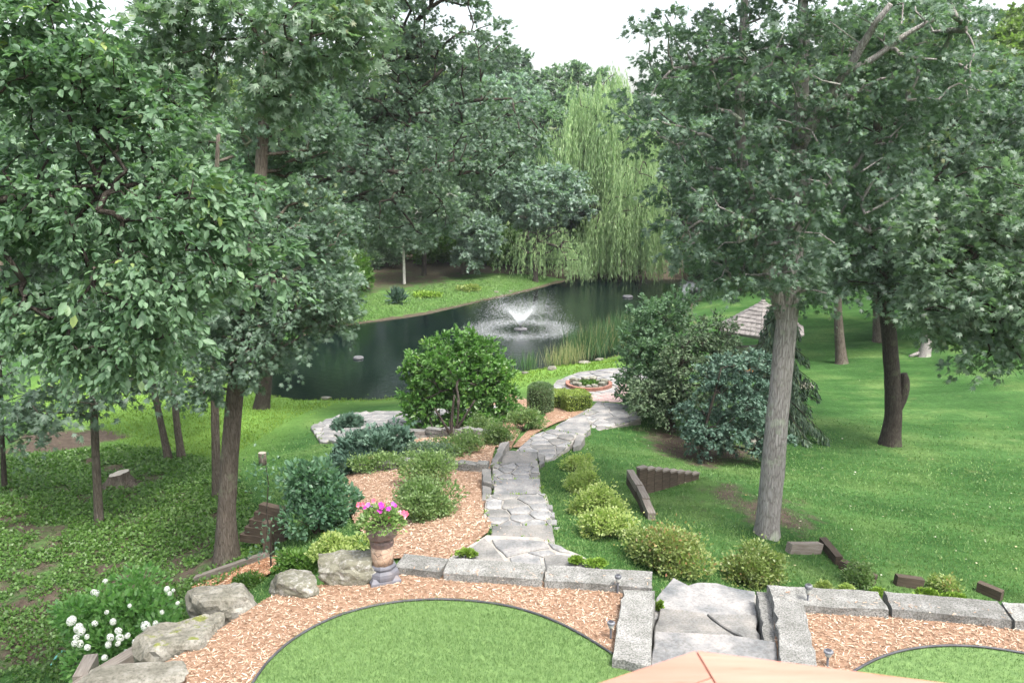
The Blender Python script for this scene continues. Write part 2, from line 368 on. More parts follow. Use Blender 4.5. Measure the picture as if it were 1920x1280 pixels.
def grow(Q, r, start, targets, rng, up=.5, wob=.12, tipr=.010, expo=.44):
    nodes = [tuple(p) for p in Q]; par = [i - 1 for i in range(len(Q))]; cnt = [0] * len(Q); plen = [0.0] * len(Q)
    i0 = next(i for i in range(len(Q)) if Q[i, 2] - Q[0, 2] >= start)
    base_n = len(Q); order = np.argsort([np.min(np.linalg.norm(Q[i0:] - t, axis=1)) for t in targets]); br = []
    A = np.array(nodes)
    for oi in order:
        t = targets[oi]; A = np.array(nodes); d = np.linalg.norm(A - t, axis=1)
        cost = d + up * np.maximum(0, A[:, 2] - t[2] + .35 * d) + .18 * np.array(plen)
        cost[:i0] = 1e9; j = int(np.argmin(cost)); L = d[j]; k = max(2, int(L / .38)); a = A[j]
        mid = (a + t) / 2 + np.array([0, 0, .12 * L]) + rng.normal(size=3) * wob * L * .7
        idx = [j]; prev = j
        for s in range(1, k + 1):
            f = s / k; p = (1 - f) ** 2 * a + 2 * f * (1 - f) * mid + f * f * t + (rng.normal(size=3) * wob * .22 if s < k else 0)
            nodes.append(tuple(p)); par.append(prev); plen.append(plen[prev] + L / k); cnt.append(0); prev = len(nodes) - 1; idx.append(prev)
        br.append(idx)
        while prev >= 0 and prev >= base_n: cnt[prev] += 1; prev = par[prev]
    return np.array(nodes), br, cnt, tipr, expo, base_n

def twigs_leaves(centers, nleaf, cs, rng, flat=.55, ntw=7, droop=.25, out_from=None):
    n = len(centers); per = np.maximum(3, (nleaf / n * rng.uniform(.6, 1.4, n))).astype(int)
    P = []; Dn = []; T = []
    for c, k in zip(centers, per):
        td = rdir(ntw, rng); td[:, 2] = td[:, 2] * flat + .05
        if out_from is not None:
            o = c - out_from; o /= np.linalg.norm(o) + 1e-6; td += o * .45
        td /= np.linalg.norm(td, axis=1)[:, None]
        w_ = rng.integers(0, ntw, k); u = rng.uniform(.12, 1, k) ** .75
        L = cs * rng.uniform(.7, 1.3, ntw)[w_]
        p = c + td[w_] * (u * L)[:, None] + rng.normal(size=(k, 3)) * cs * .09; p[:, 2] -= droop * (u * L) ** 2 / max(cs, .1) * .8
        d = td[w_] + rdir(k, rng) * .85; d[:, 2] -= droop
        P.append(p); Dn.append(d); T.append(np.clip(rng.random(k) * .55 + rng.random() * .45, 0, .999))
    return np.concatenate(P), np.concatenate(Dn), np.concatenate(T)

def make_tree(name, label, base, trunk, rad, ells, ncl, nleaf, lsize, cs, tmpl='lobed', lm='oak', bm='bark', start=2.0, seed=1, cat='tree', group=None,
              flat=.5, droop=.25, up=.5, shell=.3, tipr=.011, expo=.44, lo=False, extra=None, wob=.12, thin=1.0, limbs=(), cull=True):
    rng = np.random.default_rng(seed); base = np.asarray(base, float)
    root = empty(name, base, label=label, cat=cat, group=group)
    V, F, Q, r = trunk_mesh(trunk, rad, 14 if not lo else 8, seed=seed)
    Vl = [(V, F)]
    for k, (lp, lr) in enumerate(limbs):
        v2, f2, q2, r2 = trunk_mesh(lp, lr, 9, flare=0, seed=seed + k + 1); Vl.append((v2, f2)); Q = np.concatenate([Q, q2]); r = np.concatenate([r, r2])
    T = spread([(e[0], e[1], e[2], e[3], e[4], e[5]) for e in ells], ncl, rng, shell)
    if extra is not None: T = np.concatenate([T, np.array(extra, float)])
    nodes, br, cnt, tipr, expo, bn = grow(Q, r, start, T, rng, up=up, tipr=tipr, expo=expo, wob=wob)
    tb = MB()
    for v2, f2 in Vl: tb.add(v2, f2)
    b = tb
    for idx in br:
        rr = np.array([tipr * max(1, cnt[i]) ** expo for i in idx]); 
        if idx[0] < bn: rr[0] = min(r[idx[0]] * .8, rr[1] * 1.3)
        else: rr[0] = min(rr[0], rr[1] * 1.35)
        rr = np.minimum(rr, r[0] * .6) * thin
        b.tube(nodes[idx], rr, 7 if rr[0] > .05 else (5 if rr[0] > .025 else 4) if not lo else 4, False)
    b.build("trunk", MT[bm], root, smooth=True)
    ctr = np.mean(T, axis=0)
    P, Dn, ti = twigs_leaves(T, nleaf, cs, rng, flat, droop=droop, out_from=ctr)
    wp = P + base - CAM; dep = np.maximum(wp @ FWD, .5); keep = (np.abs(wp[:, 0] / dep * FPX) < 1180) & (wp @ UPV / dep * FPX < 900) if cull else np.ones(len(P), bool)
    P = P[keep]; Dn = Dn[keep]; ti = ti[keep]
    nr = rng.normal(size=P.shape) * .75 + np.array([0, 0, 1.0])
    leaves("crown", P, Dn, nr, lsize * np.clip(rng.lognormal(-.06, .26, len(P)), .45, 1.5), MT[lm], tmpl, root, tint=ti)
    return root
def copy_tree(o, loc, rz=0, s=1.0, parent=None, sz=None, **kw):
    c = o.copy(); COL.objects.link(c); c.parent = parent
    if parent is None: c.location = [float(v) for v in loc]; c.rotation_euler = (0, 0, rz); c.scale = (s, s, sz or s)
    for k, v in kw.items():
        if v: c[{'label': 'label', 'cat': 'category', 'group': 'group'}[k]] = v
    for ch in o.children:
        d = ch.copy(); COL.objects.link(d); d.parent = c
        for g in ch.children:
            e = g.copy(); COL.objects.link(e); e.parent = d
    return c

# shrubs: lumpy mound of leaves over stems
def make_shrub(name, label, base, rx, ry, h, n, lsize, lm, tmpl='kite', lumps=14, seed=1, group=None, cat='shrub', lumpr=.42, tall=None, stems=9, up=.5, zlift=.12, wscale=1.0, parent_only=False, spiky=0.0):
    rng = np.random.default_rng(seed); root = empty(name, base, label=label, cat=cat, group=group)
    C = rdir(lumps, rng); C[:, 2] = np.abs(C[:, 2]); C *= (rng.uniform(.35, .8, lumps))[:, None]
    C = C * [rx, ry, h * .85] + [0, 0, h * zlift]
    C = np.concatenate([C, [[0, 0, h * .45]]]); rr = rng.uniform(.7, 1.25, len(C)) * lumpr
    idx = rng.integers(0, len(C), n); u = rdir(n, rng); rad = rng.uniform(.35, 1, n) ** .6
    sc = np.array([rx, ry, h * .6]); off = u * (rad * rr[idx])[:, None] * sc
    P = C[idx] + off; P[:, 2] = np.abs(P[:, 2]) * .97 + .02
    d = u + rdir(n, rng) * .7 + np.array([0, 0, up])
    if spiky:
        k = rng.random(n) < spiky; P[k] += (u[k] + [0, 0, .6]) * (rng.random(k.sum()) ** 2)[:, None] * .25 * sc
    nr = u * .8 + rng.normal(size=(n, 3)) * .5 + np.array([0, 0, .7])
    b = MB()
    for i in range(min(stems, len(C))):
        c = C[i]; b.tube([(c[0] * .12, c[1] * .12, -.05), (c[0] * .5, c[1] * .5, c[2] * .55), (c[0], c[1], c[2])], [max(.008, h * .012), max(.006, h * .008), .004], 5, False)
    b.build("stem", MT['twig'], root)
    leaves("foliage", P, d, nr, lsize * rng.uniform(.65, 1.3, n), MT[lm], tmpl, root, wscale=wscale, tint=np.clip(rng.random(n) * .65 + rng.random(len(C))[idx] * .35, 0, .999))
    return root

# ------------------------------------------------------------------ ground regions (photo pixels on the ground)
def gp(L): return [tuple(G(a, b)[:2]) for a, b in L]
BED_MID = gp([(735, 1052), (842, 1056), (880, 1030), (915, 1003), (921, 985), (909, 930), (915, 905), (921, 870), (930, 835), (890, 824), (800, 820), (720, 832), (655, 875), (640, 930), (665, 985), (700, 1030)])
BED_UP = gp([(955, 848), (985, 815), (1012, 795), (1040, 752), (1062, 752), (1100, 768), (1085, 782), (1045, 795), (1005, 815), (975, 842), (930, 842), (880, 815), (900, 770), (960, 740), (1010, 760)])
BED_LOW = gp([(360, 1105), (430, 1078), (500, 1052), (545, 1040), (570, 1050), (520, 1075), (430, 1115), (380, 1125)])
TER_Z = 0.0
terr_px = [(100, 1360), (190, 1300), (262, 1262), (335, 1228), (425, 1170), (505, 1118), (590, 1098), (690, 1082), (745, 1062), (820, 1070), (1018, 1092), (1218, 1104), (1222, 1130), (1218, 1240), (1215, 1285), (1465, 1285), (1452, 1180), (1452, 1136), (1560, 1146), (1668, 1152), (1900, 1180), (2050, 1200), (2300, 1235)]
TERR = [tuple(W(a, b, 0)[:2]) for a, b in terr_px] + [(9.5, 2.0), (-5.2, 2.0)]
LAWN_L_PX = [(455, 1330), (472, 1280), (500, 1240), (540, 1203), (590, 1172), (640, 1150), (700, 1134), (760, 1125), (820, 1122), (870, 1124), (920, 1129), (960, 1136), (1005, 1149), (1050, 1167), (1090, 1188), (1120, 1206), (1150, 1226)]
LAWN_R_PX = [(1560, 1285), (1612, 1250), (1645, 1233), (1680, 1221), (1720, 1213), (1760, 1209), (1805, 1209), (1850, 1212), (1900, 1220), (1960, 1230), (2100, 1260)]
LAWN_L = [tuple(W(a, b, 0)[:2]) for a, b in LAWN_L_PX] + [tuple(W(1218, 1243, 0)[:2]), tuple(W(1214, 1290, 0)[:2]), (1.4, 3.2), (-3.5, 3.2)]
LAWN_R = [tuple(W(a, b, 0)[:2]) for a, b in LAWN_R_PX] + [(8.5, 3.2), (3.0, 3.2)]
WOODF = gp([(-300, 1290), (110, 1278), (330, 1200), (400, 1110), (500, 1040), (470, 940), (440, 870), (300, 845), (230, 835), (100, 850), (-100, 860), (-400, 900)])
DIRT_L = gp([(10, 850), (50, 815), (120, 808), (200, 805), (245, 818), (190, 832), (90, 848)])
DIRT_T = gp([(1300, 905), (1390, 900), (1430, 930), (1530, 950), (1560, 985), (1500, 1010), (1420, 1000), (1330, 955), (1290, 930)])
DIRT_S = gp([(1195, 815), (1250, 795), (1330, 820), (1440, 840), (1420, 865), (1330, 880), (1260, 862), (1205, 838)])
LITTER = gp([(620, 562), (700, 552), (800, 543), (880, 528), (960, 505), (1045, 500), (1062, 515), (1100, 512), (1320, 520), (1330, 480), (600, 480), (500, 520)])
LUSH = gp([(430, 860), (560, 780), (640, 755), (760, 748), (950, 735), (1160, 690), (1150, 660), (1000, 690), (560, 745), (480, 690), (100, 700), (0, 780), (150, 790), (280, 850)])
BANK = gp([(640, 612), (700, 600), (850, 575), (1000, 540), (1030, 520), (900, 520), (760, 545), (640, 560)])
SPOTS = [gp([(845, 1044), (1120, 1064), (1040, 1012), (900, 1008)])]

MT['ground'] = None
def ground_material():
    m, nt, n, b = new_mat("grass_and_soil"); co = coords(nt, True)
    def attr(k): return N(nt, "ShaderNodeAttribute", attribute_name=k).outputs["Fac"]
    n1 = noise(nt, co, .35, 6, .6); n2 = noise(nt, co, 7, 8, .75); n3 = noise(nt, co, 1.6, 6, .7)
    g = ramp(nt, n1.outputs[0], [(.36, (.032, .084, .022)), (.5, (.046, .112, .030)), (.64, (.085, .150, .046))])
    g2 = ramp(nt, n2.outputs[0], [(.3, (.55, .6, .5)), (.6, (1.05, 1.05, 1.0)), (.8, (1.35, 1.25, 1.2))])
    grass = mixc(nt, g.outputs[0], g2.outputs[0], 1.0, 'MULTIPLY')
    # mowing streaks
    mp = N(nt, "ShaderNodeMapping"); mp.inputs["Rotation"].default_value = (0, 0, math.radians(24)); mp.inputs["Scale"].default_value = (.22, 1.5, 1)
    nt.links.new(co, mp.inputs[0]); n5 = noise(nt, mp.outputs[0], .8, 6, .65)
    st = ramp(nt, n5.outputs[0], [(.38, (.55, .64, .55)), (.62, (1.15, 1.06, 1.15))]); grass = mixc(nt, grass, st.outputs[0], .8, 'MULTIPLY')
    dry = ramp(nt, n3.outputs[0], [(.6, (0, 0, 0)), (.75, (.5, .5, .5))]); grass = mixc(nt, grass, (.13, .15, .06), dry.outputs[0])
    lush = mixc(nt, (.10, .20, .035), (.16, .27, .06), n3.outputs[0]); lush = mixc(nt, lush, g2.outputs[0], .8, 'MULTIPLY')
    c = mixc(nt, grass, lush, attr("lush"))
    soil = ramp(nt, n2.outputs[0], [(.3, (.035, .027, .020)), (.55, (.075, .058, .045)), (.75, (.13, .105, .085))])
    litter = ramp(nt, n2.outputs[0], [(.3, (.035, .028, .02)), (.55, (.07, .058, .042)), (.75, (.12, .10, .075))])
    def masked(base, col, at, lo=.35, hi=.6):
        mm = N(nt, "ShaderNodeMath", operation='ADD'); nt.links.new(attr(at), mm.inputs[0])
        sb = N(nt, "ShaderNodeMath", operation='MULTIPLY_ADD'); nt.links.new(n3.outputs[0], sb.inputs[0]); sb.inputs[1].default_value = 1.3; sb.inputs[2].default_value = -.65; nt.links.new(sb.outputs[0], mm.inputs[1])
        r = ramp(nt, mm.outputs[0], [(lo, (0, 0, 0)), (hi, (1, 1, 1))]); return mixc(nt, base, col, r.outputs[0])
    c = masked(c, soil.outputs[0], "soil"); c = masked(c, litter.outputs[0], "litter")
    nt.links.new(c, b.inputs["Base Color"]); b.inputs["Roughness"].default_value = .95; b.inputs["Specular IOR Level"].default_value = .1
    bump(nt, b, n2.outputs[0], .9, .05)
    return m
MT['ground'] = ground_material()

def axis(segs):
    out = []
    for a, b, s in segs: out += list(np.arange(a, b, s))
    return np.array(out + [segs[-1][1]])
gx = axis([(-300, -60, 20), (-60, -26, 2), (-26, 28, .36), (28, 60, 2), (60, 300, 20)])
gy = axis([(-60, 2, 4), (2, 52, .36), (52, 72, .9), (72, 110, 3), (110, 420, 25)])
X, Y = np.meshgrid(gx, gy); Z = H(X, Y)
nx, ny = len(gx), len(gy); V = np.stack([X.ravel(), Y.ravel(), Z.ravel()], 1)
i = np.arange(nx * ny).reshape(ny, nx); F = np.stack([i[:-1, :-1].ravel(), i[:-1, 1:].ravel(), i[1:, 1:].ravel(), i[1:, :-1].ravel()], 1)
ground = mesh_np("ground", V, F, MT['ground'], smooth=True); tag(ground, kind='structure')
def soft(poly, wd):
    d = polydist(V[:, 0], V[:, 1], poly); ins = inpoly(V[:, 0], V[:, 1], poly); return np.clip(.5 + np.where(ins, d, -d) / wd / 2, 0, 1)
def setattr_(k, v): a = ground.data.attributes.new(k, 'FLOAT', 'POINT'); a.data.foreach_set("value", np.asarray(v, np.float32))
wood_far = ((V[:, 1] > 62) | (np.abs(V[:, 0]) > 30)).astype(float)
setattr_("soil", np.maximum.reduce([soft(WOODF, 1.0) * .54, soft(DIRT_L, .6), soft(DIRT_T, .9) * .62, soft(DIRT_S, .8) * .75, inpoly(V[:, 0], V[:, 1], POND) * 1.0]))
shore = np.clip(1 - np.where(inpoly(V[:, 0], V[:, 1], POND), 0, polydist(V[:, 0], V[:, 1], POND)) / .9, 0, 1) * (V[:, 1] > 42)
setattr_("litter", np.maximum.reduce([soft(LITTER, 3.0) * .6, wood_far * .9, shore * .75]))
setattr_("lush", np.maximum(soft(LUSH, 1.5), soft(BANK, 2.5) * .35))

# pond water
m, nt_, n_, b_ = new_mat("pond_water"); co = coords(nt_, True)
b_.inputs["Base Color"].default_value = (.002, .006, .006, 1); b_.inputs["Roughness"].default_value = .02; b_.inputs["IOR"].default_value = 1.33
FOUNT = W(976, 617, WATER)
wn = noise(nt_, co, 5.5, 5, .6, .6)
sub = N(nt_, "ShaderNodeVectorMath", operation='DISTANCE'); nt_.links.new(co, sub.inputs[0]); sub.inputs[1].default_value = tuple(FOUNT)
ms = N(nt_, "ShaderNodeMath", operation='MULTIPLY'); ms.inputs[1].default_value = 13.0; nt_.links.new(sub.outputs["Value"], ms.inputs[0])
ns = noise(nt_, co, 1.2, 3); ma = N(nt_, "ShaderNodeMath", operation='MULTIPLY_ADD'); nt_.links.new(ns.outputs[0], ma.inputs[0]); ma.inputs[1].default_value = 9.0; nt_.links.new(ms.outputs[0], ma.inputs[2])
sn = N(nt_, "ShaderNodeMath", operation='SINE'); nt_.links.new(ma.outputs[0], sn.inputs[0])
m2 = N(nt_, "ShaderNodeMath", operation='MULTIPLY_ADD'); nt_.links.new(sn.outputs[0], m2.inputs[0]); m2.inputs[1].default_value = .06; nt_.links.new(wn.outputs[0], m2.inputs[2])
mpw = N(nt_, "ShaderNodeMapping"); mpw.inputs["Scale"].default_value = (.42, .10, 1); nt_.links.new(co, mpw.inputs[0]); wm = noise(nt_, mpw.outputs[0], 1.0, 3, .5); wr = ramp(nt_, wm.outputs[0], [(.44, (.30, .30, .30)), (.60, (1, 1, 1))])
m3 = N(nt_, "ShaderNodeMath", operation='MULTIPLY'); nt_.links.new(m2.outputs[0], m3.inputs[0]); nt_.links.new(wr.outputs[0], m3.inputs[1])
bump(nt_, b_, m3.outputs[0], .27, .06)
xs = [p[0] for p in POND]; ys = [p[1] for p in POND]
water = mesh_py("pond_water", [(min(xs) - 1, min(ys) - 1, WATER), (max(xs) + 1, min(ys) - 1, WATER), (max(xs) + 1, max(ys) + 1, WATER), (min(xs) - 1, max(ys) + 1, WATER)], [(0, 1, 2, 3)], m)
tag(water, kind='structure')

# draped or flat sheets
def sheet(name, poly, mat, off=.03, step=.3, z=None, kind='structure'):
    P = np.array(poly, float); dens = []
    for a, b in zip(P, np.roll(P, -1, 0)):
        k = max(1, int(np.hypot(*(b - a)) / step)); dens += [a + (b - a) * t / k for t in range(k)]
    nB = len(dens); xs = np.arange(P[:, 0].min(), P[:, 0].max(), step); ys = np.arange(P[:, 1].min(), P[:, 1].max(), step)
    gx_, gy_ = np.meshgrid(xs, ys); q = np.stack([gx_.ravel(), gy_.ravel()], 1); ok = inpoly(q[:, 0], q[:, 1], P) & (polydist(q[:, 0], q[:, 1], P) > step * .4)
    pts = [Vector(v) for v in dens] + [Vector(v) for v in q[ok]]
    vo, eo, fo, *_ = mgeo.delaunay_2d_cdt(pts, [], [list(range(nB))], 1, 1e-5)
    A = np.array([tuple(v) for v in vo]); zz = H(A[:, 0], A[:, 1]) + off if z is None else np.full(len(A), z)
    o = mesh_py(name, np.column_stack([A, zz]), fo, mat, smooth=True); tag(o, kind=kind); return o
# ------------------------------------------------------------------ terrace, beds, lawns
MT['mulch'] = mottled("wood_chip_bed", [(.3, (0.150, 0.086, 0.051)), (.5, (0.253, 0.154, 0.099)), (.7, (0.342, 0.239, 0.171))], 16, world=True, bs=1.0, bd=.03, bscale=45)
MT['mulch_dark'] = mottled("bark_chip_bed", [(.3, (0.152, 0.068, 0.034)), (.5, (0.258, 0.129, 0.068)), (.7, (0.365, 0.228, 0.144))], 16, world=True, bs=1.0, bd=.03, bscale=45)
MT['lawn'] = mottled("lawn_base", [(.3, (0.068, 0.129, 0.038)), (.6, (0.114, 0.190, 0.061))], 12, world=True, bs=.8, bd=.02)
MT['stone'] = mottled("grey_flagstone", [(.3, (0.097, 0.106, 0.112)), (.44, (0.175, 0.177, 0.178)), (.56, (0.252, 0.247, 0.241)), (.7, (0.349, 0.327, 0.297))], 2.2, bs=.55, bd=.012, fine=(26, .45, .75, (0.579, 0.551, 0.525)))
MT['stone_dark'] = mottled("weathered_flagstone", [(.3, (0.078, 0.082, 0.083)), (.45, (0.156, 0.156, 0.152)), (.7, (0.296, 0.282, 0.262))], 1.8, bs=.5, bd=.012, fine=(40, .4, .7, (0.623, 0.593, 0.551)))
MT['block'] = mottled("rough_cut_limestone", [(.25, (0.130, 0.130, 0.118)), (.45, (0.195, 0.195, 0.184)), (.6, (0.259, 0.259, 0.248)), (.8, (0.318, 0.313, 0.295))], 4, bs=.9, bd=.015, bscale=38, fine=(55, .42, .62, (0.366, 0.366, 0.354)))
MT['block_side'] = MT['block']
MT['mortar'] = mottled("pale_mortar", [(.3, (0.194, 0.181, 0.162)), (.7, (0.310, 0.297, 0.271))], 10, world=True, bs=.6, bd=.01)
MT['edging'] = mottled("black_edging", [(.3, (.025, .025, .03)), (.7, (.06, .06, .07))], 6, rough=.5, bs=.1)
MT['timber'] = mottled("weathered_timber", [(.3, (0.110, 0.090, 0.074)), (.5, (0.174, 0.152, 0.129)), (.7, (0.233, 0.213, 0.187))], 3, stretch=(1.2, 14, 14), bs=.6, bd=.01, bscale=9)
MT['timber_dark'] = mottled("shade_darkened_timber", [(.3, (0.033, 0.024, 0.018)), (.5, (0.060, 0.045, 0.033)), (.7, (0.096, 0.075, 0.057))], 3, stretch=(1.2, 14, 14), bs=.6, bd=.01, bscale=9)  # brown timber, darkened for the unlit left wall; shade put into the colour

def prism(poly, z0, z1):
    n = len(poly); V = [(p[0], p[1], z0) for p in poly] + [(p[0], p[1], z1) for p in poly]
    ar = sum(poly[i][0] * poly[(i + 1) % n][1] - poly[(i + 1) % n][0] * poly[i][1] for i in range(n))
    t = tuple(range(n, 2 * n)); bt = tuple(range(n))[::-1]; S = [(i, (i + 1) % n, n + (i + 1) % n, n + i) for i in range(n)]
    if ar < 0: t = t[::-1]; bt = bt[::-1]; S = [s[::-1] for s in S]
    return V, [t, bt] + S

# terrace: a raised bed of chips with earth sides
V_, F_ = prism(TERR, -3.4, 0.0); terrace = mesh_py("terrace_ground", V_, F_, MT['mulch']); tag(terrace, kind='structure')
sheet("lawn", LAWN_L, MT['lawn'], z=.006, step=.5); sheet("lawn", LAWN_R, MT['lawn'], z=.006, step=.5)
sheet("mulch_bed", BED_MID, MT['mulch'], .05); sheet("mulch_bed", BED_UP, MT['mulch'], .05); sheet("mulch_bed", BED_LOW, MT['mulch_dark'], .05)

MT['chip'] = None
def chip_mat(name, st):
    m, nt, n, b = new_mat(name); at = N(nt, "ShaderNodeAttribute", attribute_name="tint"); r = ramp(nt, at.outputs["Fac"], st)
    nt.links.new(r.outputs[0], b.inputs["Base Color"]); b.inputs["Roughness"].default_value = .8; b.inputs["Specular IOR Level"].default_value = .2; return m
MT['chip'] = chip_mat("wood_chip", [(0, (0.121, 0.072, 0.046)), (.25, (0.242, 0.154, 0.101)), (.6, (0.352, 0.242, 0.167)), (.88, (0.462, 0.347, 0.259)), (1, (0.616, 0.528, 0.429))])
MT['chip_dark'] = chip_mat("bark_chip", [(0, (.16, .07, .035)), (.4, (.34, .17, .09)), (.8, (.50, .30, .18)), (1, (.66, .50, .36))])
def sample_poly(poly, n, rng, avoid=(), dens=None):
    P = np.array(poly); out = []
    tot = 0
    while tot < n:
        q = rng.uniform(P.min(0), P.max(0), (n * 2, 2)); ok = inpoly(q[:, 0], q[:, 1], P)
        for a in avoid: ok &= ~inpoly(q[:, 0], q[:, 1], a)
        out.append(q[ok]); tot += ok.sum()
        if ok.sum() == 0: break
    return np.concatenate(out)[:n]
def chips(name, xy, z, L, mat, seed):
    rng = np.random.default_rng(seed); n = len(xy); P = np.column_stack([xy, z + rng.random(n) * .012])
    a = rng.uniform(0, 2 * math.pi, n); d = np.column_stack([np.cos(a), np.sin(a), rng.normal(size=n) * .16]); d /= np.linalg.norm(d, axis=1)[:, None]
    s = np.column_stack([-np.sin(a), np.cos(a), rng.normal(size=n) * .25]); up = np.cross(d, s)
    L_ = L * rng.uniform(.35, 1.25, n) ** 1.2; w_ = L * rng.uniform(.08, .22, n)
    tv = np.array([(-.5, -.4, 0), (.45, -.5, 0), (.5, .4, 0), (-.42, .5, 0), (.05, .05, .7)])
    V = P[:, None] + tv[None, :, 0, None] * (d * L_[:, None])[:, None] + tv[None, :, 1, None] * (s * w_[:, None])[:, None] + tv[None, :, 2, None] * (up * (w_ * .5)[:, None])[:, None]
    F = (np.array([(0, 1, 4), (1, 2, 4), (2, 3, 4), (3, 0, 4)])[None] + (np.arange(n) * 5)[:, None, None]).reshape(-1, 3)
    o = mesh_np(name, V.reshape(-1, 3), F, mat, tint=np.repeat(rng.random(n), 5)); tag(o, kind='stuff'); return o
rg = np.random.default_rng(3)
xy = sample_poly([p for p in TERR if p[1] > 0], 62000, rg, (LAWN_L, LAWN_R)); xy = xy[(xy[:, 1] > 6.0) & (np.abs(xy[:, 0]) < .75 * xy[:, 1] + .3)]
chips("wood_chips", xy, .004, .054, MT['chip'], 4)
xy = np.concatenate([sample_poly(BED_MID, 18000, rg), sample_poly(BED_UP, 2000, rg)]); chips("wood_chips", xy, H(xy[:, 0], xy[:, 1]) + .055, .07, MT['chip'], 5)
xy = sample_poly(BED_LOW, 2500, rg); chips("wood_chips", xy, H(xy[:, 0], xy[:, 1]) + .055, .07, MT['chip_dark'], 6)

# ------------------------------------------------------------------ stones
def rough_block(L, Wd, Hh, seed, nseg=.09, amp=.008, jag=.03):
    """squarish hewn block, origin at the centre of its underside"""
    rng = np.random.default_rng(seed); nx, ny, nz = [max(2, int(round(v / nseg))) for v in (L, Wd, Hh)]
    idx = {}; V = []; F = []
    def vid(i, j, k):
        if (i, j, k) not in idx: idx[(i, j, k)] = len(V); V.append((i / nx - .5, j / ny - .5, k / nz))
        return idx[(i, j, k)]
    for i in range(nx):
        for j in range(ny): F.append((vid(i, j, nz), vid(i + 1, j, nz), vid(i + 1, j + 1, nz), vid(i, j + 1, nz))); F.append((vid(i, j, 0), vid(i, j + 1, 0), vid(i + 1, j + 1, 0), vid(i + 1, j, 0)))
    for i in range(nx):
        for k in range(nz): F.append((vid(i, 0, k), vid(i + 1, 0, k), vid(i + 1, 0, k + 1), vid(i, 0, k + 1))); F.append((vid(i, ny, k), vid(i, ny, k + 1), vid(i + 1, ny, k + 1), vid(i + 1, ny, k)))
    for j in range(ny):
        for k in range(nz): F.append((vid(0, j, k), vid(0, j, k + 1), vid(0, j + 1, k + 1), vid(0, j + 1, k))); F.append((vid(nx, j, k), vid(nx, j + 1, k), vid(nx, j + 1, k + 1), vid(nx, j, k + 1)))
    V = np.array(V); P = V * [L, Wd, Hh]; s = seed * 3.1
    for q in range(len(P)):
        x, y, z = P[q]; e = (abs(V[q, 0]) > .499) + (abs(V[q, 1]) > .499) + (V[q, 2] > .999)
        o = mnoise.noise_vector(Vector((x * 3 + s, y * 3, z * 3))) * jag * .6 + mnoise.noise_vector(Vector((x * 11, y * 11 + s, z * 11))) * amp * 1.5
        P[q] += np.array(o) * ([1, 1, .45] if V[q, 2] > .999 else [1, 1, 1])
        if e >= 2: P[q] -= np.array([np.sign(V[q, 0]) * (abs(V[q, 0]) > .499), np.sign(V[q, 1]) * (abs(V[q, 1]) > .499), 1.0 * (V[q, 2] > .999)]) * (.012 + rng.random() * .012)
    return P, F
def place_block(name, a, b, wd, hh, z, mat, parent=None, seed=1, jag=.03, tilt=0, side=1):
    """block whose long near edge runs from a to b (world xy); wd extends away from the camera side"""
    a = np.array(a[:2]); b = np.array(b[:2]); L = np.hypot(*(b - a)); ang = math.atan2(b[1] - a[1], b[0] - a[0]); nrm = np.array([-math.sin(ang), math.cos(ang)]) * side
    c = (a + b) / 2 + nrm * wd / 2; P, F = rough_block(L - .015, wd, hh, seed, jag=jag, nseg=.09 if L < 3 else .12)
    o = mesh_py(name, P, F, mat, parent, loc=(c[0], c[1], z)); o.rotation_euler = (tilt, 0, ang); return o

# terrace wall caps
wall = empty("stone_wall", W(980, 1085, 0), label="low garden wall of long rough grey blocks along the mulch terrace, left of the stone steps", cat="wall")
def wcap(px0, px1, wd, seed, root, top=.10, mat='block', name="cap_stone", dz=0, jag=.03):
    a = W(px0[0], px0[1], top); b = W(px1[0], px1[1], top); o = place_block(name, a, b, wd, .34, top - .34 + dz, MT[mat], None, seed, jag)
    o.parent = root; o.location = Vector(o.location) - Vector(root.location); return o
wcap((738, 1062), (826, 1072), .36, 11, wall); wcap((830, 1073), (1017, 1086), .40, 12, wall); wcap((1021, 1087), (1224, 1101), .40, 13, wall)
wall2 = empty("stone_wall", W(1680, 1150, 0), label="low garden wall of long pale blocks right of the stone steps, with solar light before it", cat="wall")
wcap((1452, 1131), (1669, 1143), .42, 14, wall2); wcap((1673, 1142), (1898, 1162), .42, 15, wall2); wcap((1902, 1163), (2090, 1180), .42, 16, wall2)

